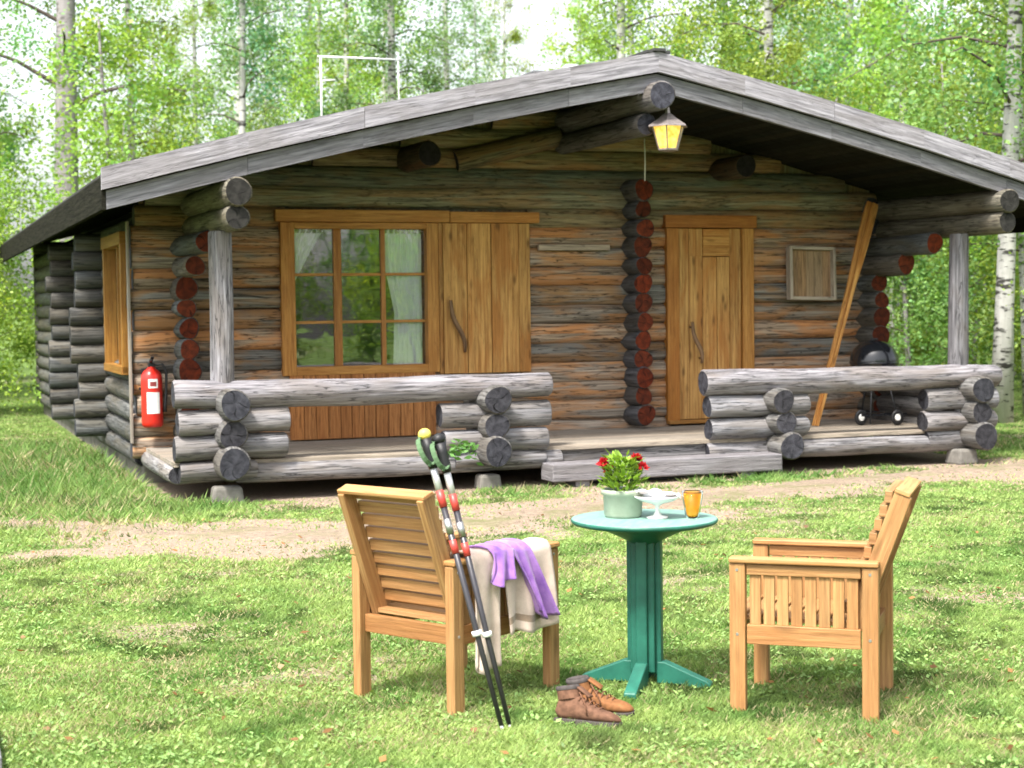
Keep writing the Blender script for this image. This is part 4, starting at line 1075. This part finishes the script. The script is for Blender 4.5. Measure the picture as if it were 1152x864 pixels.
def tree_protos(seed, H, r, lo, spread, nlimb, nleaf, ls, base_col, droop=.5, bend=.25, bark='birch'):
    nleaf = int(nleaf * 1.75); ls = ls * .74
    random.seed(seed); rg = np.random.default_rng(seed)
    m = MB(); pts = []; rad = []
    for i in range(10):
        t = i / 9; pts.append(Vector((bend * math.sin(t * 2.3 + seed), bend * .7 * math.sin(t * 3.1 + seed * 2), H * t))); rad.append(r * (1 - t) ** .75 + .012)
    rad[0] *= 1.2
    m.path(pts, rad, 10)
    cl = []; 
    for k in range(nlimb):
        t = lo / H + (1 - lo / H) * ((k + .5) / nlimb) ** 1.05 * .96; h = H * t
        i = min(8, int(t * 9)); p0 = pts[i].lerp(pts[i + 1], t * 9 - i)
        a = k * 2.4 + random.uniform(-.4, .4); L = spread * (1.0 - .62 * max(0, (h - lo) / (H - lo))) * random.uniform(.65, 1.15)
        dv = Vector((math.cos(a), math.sin(a), 0)); up = random.uniform(.35, .8)
        lp = [p0 + dv * (L * s_) + Vector((0, 0, L * (up * s_ - droop * s_ * s_))) + Vector((random.uniform(-.1, .1), random.uniform(-.1, .1), 0)) * L * s_ for s_ in (0, .3, .6, 1.0)]
        rr_ = max(.008, r * .28 * (1 - t) ** .5 + .006); m.path(lp, [rr_ * .8, rr_ * .55, rr_ * .35, rr_ * .12], 5, mi=1, caps=False)
        ncl = max(3, int(L * 4.5))
        for c_ in range(ncl):
            s_ = random.uniform(.22, 1.08); j = min(2, int(s_ * 3)); base = lp[j].lerp(lp[j + 1], min(1.15, s_ * 3 - j)) if s_ < 1 else lp[3]
            cl.append(base + Vector((random.gauss(0, .16 * L), random.gauss(0, .16 * L), random.gauss(-.08, .12 * L))))
    tr_me = m.build('trunk', [M[bark], M['twig']]).data
    bpy.data.objects.remove(bpy.data.objects[-1] if False else [o for o in bpy.data.objects if o.data == tr_me][0])
    cl = np.array([tuple(c) for c in cl]); per = np.maximum(1, (rg.gamma(1.6, 1.0, len(cl)) * nleaf / len(cl) / 1.6)).astype(int)
    idx = np.repeat(np.arange(len(cl)), per); n = len(idx)
    sig = rg.uniform(.10, .32, len(cl))[idx][:, None]
    pos = cl[idx] + rg.normal(0, 1, (n, 3)) * sig * np.array([1, 1, 1.25])
    pos = pos[pos[:, 2] > .12]; n = len(pos); idx = idx[:n]
    az = rg.uniform(0, 6.283, n); dn = rg.uniform(-1.2, .35, n)
    d = unit(np.stack([np.cos(az), np.sin(az), dn], 1)); nn = unit(rg.normal(0, 1, (n, 3)) + np.array([0, 0, .7]))
    cb = rg.uniform(.8, 1.25, len(cl))[idx][:, None]; hue = rg.normal(0, 1, len(cl))[idx][:, None] * .10
    cols = np.clip(np.array(base_col) * cb * rg.uniform(.75, 1.25, (n, 1)) * np.concatenate([1 + hue, np.ones((n, 1)), 1 - hue], 1), .01, 1)
    lm = leaf_mesh('crown', pos, d, nn, ls * rg.uniform(.7, 1.3, n), ls * .72 * rg.uniform(.7, 1.3, n), cols, M['leaf'], False)
    return tr_me, lm
LIME = (.27, .40, .075); MIDG = (.20, .35, .105); COOL = (.19, .33, .15)
protos = {
    'birch': [tree_protos(s_, 13.5, .13, 2.6, 2.5, 26, 11000, .105, c_, .62) for s_, c_ in ((1, MIDG), (2, COOL), (3, LIME))],
    'slim': [tree_protos(s_, 11.5, .075, 2.2, 1.7, 22, 6500, .095, c_, .5) for s_, c_ in ((11, LIME), (12, MIDG), (13, COOL))],
    'sapling': [tree_protos(s_, 4.6, .035, .35, 1.35, 20, 6500, .085, c_, .35, .15, 'bark') for s_, c_ in ((21, LIME), (22, MIDG))],
    'grey': [tree_protos(31, 15, .27, 5.2, 2.6, 22, 6000, .105, MIDG, .5, .18, 'bark')],
}
random.seed(99)
def plant(kind, i, x, y, label, cat='tree', group=None, sc=1.0, rz=None, name=None):
    tm, lm = protos[kind][i]
    nm = name or {'birch': 'birch_tree', 'slim': 'birch_tree', 'sapling': 'birch_sapling', 'grey': 'aspen_tree'}[kind]
    e = empty(nm, label, cat, (x, y, -.03), random.uniform(0, 6.28) if rz is None else rz, group); e.scale = (sc,) * 3
    for n_, me_ in (('trunk', tm), ('crown', lm)):
        o = bpy.data.objects.new(n_, me_); COL.objects.link(o); o.parent = e
    return e
plant('grey', 0, -8.75, 32.5, 'thick grey trunked tree rising behind the left eave of the cabin', sc=1.05, rz=.4)
plant('slim', 0, -8.1, 34.5, 'slim pale trunked tree just right of the thick grey trunk', sc=1.2, rz=2.0)
plant('birch', 0, 6.62, 21.9, 'white and black barked birch standing right of the porch', sc=1.0, rz=1.0)
plant('slim', 1, 7.35, 23.6, 'thin birch at the right edge just behind the larger white birch', sc=1.0, rz=3.1)
plant('slim', 2, -5.0, 30.5, 'slender birch rising behind the left half of the roof', sc=1.1, rz=.9)
plant('slim', 1, 4.5, 35.0, 'slender dark trunked birch rising right of the roof ridge', sc=1.15, rz=4.4)
plant('slim', 0, 7.4, 30.0, 'slender birch rising over the right roof slope', sc=1.1, rz=5.2)
plant('sapling', 0, -7.2, 30.2, 'bushy yellow green sapling above the left end of the roof', sc=1.55, rz=.3)
GB = 'birches of the wood behind the cabin'; GS = 'leafy saplings at the edge of the wood'
placed = []
def free(x, y, dmin):
    q_ = Vector((x, y, 0)) - O; u_, v_ = q_.dot(U), q_.dot(V)
    if -2.2 < u_ < 10.2 and -3 < v_ < 16: return False
    return all((x - a) ** 2 + (y - b_) ** 2 > dmin * dmin for a, b_ in placed)
cnt = 0; tries = 0
while cnt < 45 and tries < 5000:
    tries += 1
    y = random.uniform(27, 64); x = random.uniform(-.40, .42) * y
    if not free(x, y, 2.4): continue
    if abs(x / y + .255) < .06 and (y < 46 or random.random() < .5): continue
    placed.append((x, y)); cnt += 1
    kind = random.choice(['birch', 'birch', 'slim']); i = random.randrange(3)
    plant(kind, i, x, y, 'pale leafed birch of the wood behind the cabin', group=GB, sc=random.uniform(.85, 1.2))
for (x, y, s_, i) in ((-9.6, 21.5, .9, 1), (-10.6, 25.5, 1.2, 0), (-8.9, 27.2, 1.0, 0), (-12.3, 30, 1.3, 1), (-11.2, 36, 1.3, 0), (-9.4, 41, 1.4, 1), (6.2, 25.5, 1.0, 1), (7.4, 20.4, .9, 0), (8.6, 22.6, 1.1, 1), (8.9, 26.5, 1.15, 0), (10.3, 30, 1.3, 1), (7.6, 28.4, 1.25, 0), (-14, 40, 1.4, 0), (-7.2, 45, 1.4, 1), (12.5, 36, 1.5, 0), (9.5, 34, 1.4, 1), (5.4, 27.6, 1.1, 0)):
    plant('sapling', i, x, y, 'low leafy sapling at the edge of the wood', group=GS, sc=s_)
# the wood on the other side of the lawn, behind the camera (mirrored in the window panes)
for k in range(16):
    a = R(-95 + k * 6.2); d_ = random.uniform(15, 24)
    plant(random.choice(['birch', 'slim']), random.randrange(3), 2 + d_ * math.cos(a), d_ * math.sin(a), 'birch of the wood across the lawn', group='birches across the lawn', sc=random.uniform(.7, .95))
for k in range(9):
    a = R(-88 + k * 8.5); d_ = random.uniform(13, 17)
    plant('sapling', k % 2, 2 + d_ * math.cos(a), d_ * math.sin(a), 'leafy sapling of the wood across the lawn', group='saplings across the lawn', sc=random.uniform(.9, 1.3))
# the wood goes on to both sides of the view
for k in range(26):
    y = random.uniform(24, 46); x = y * (random.uniform(.44, .85) if k < 16 else -random.uniform(.44, .75))
    plant(random.choice(['birch', 'birch', 'slim']), random.randrange(3), x, y, 'pale leafed birch of the wood behind the cabin', group=GB, sc=random.uniform(.85, 1.15))
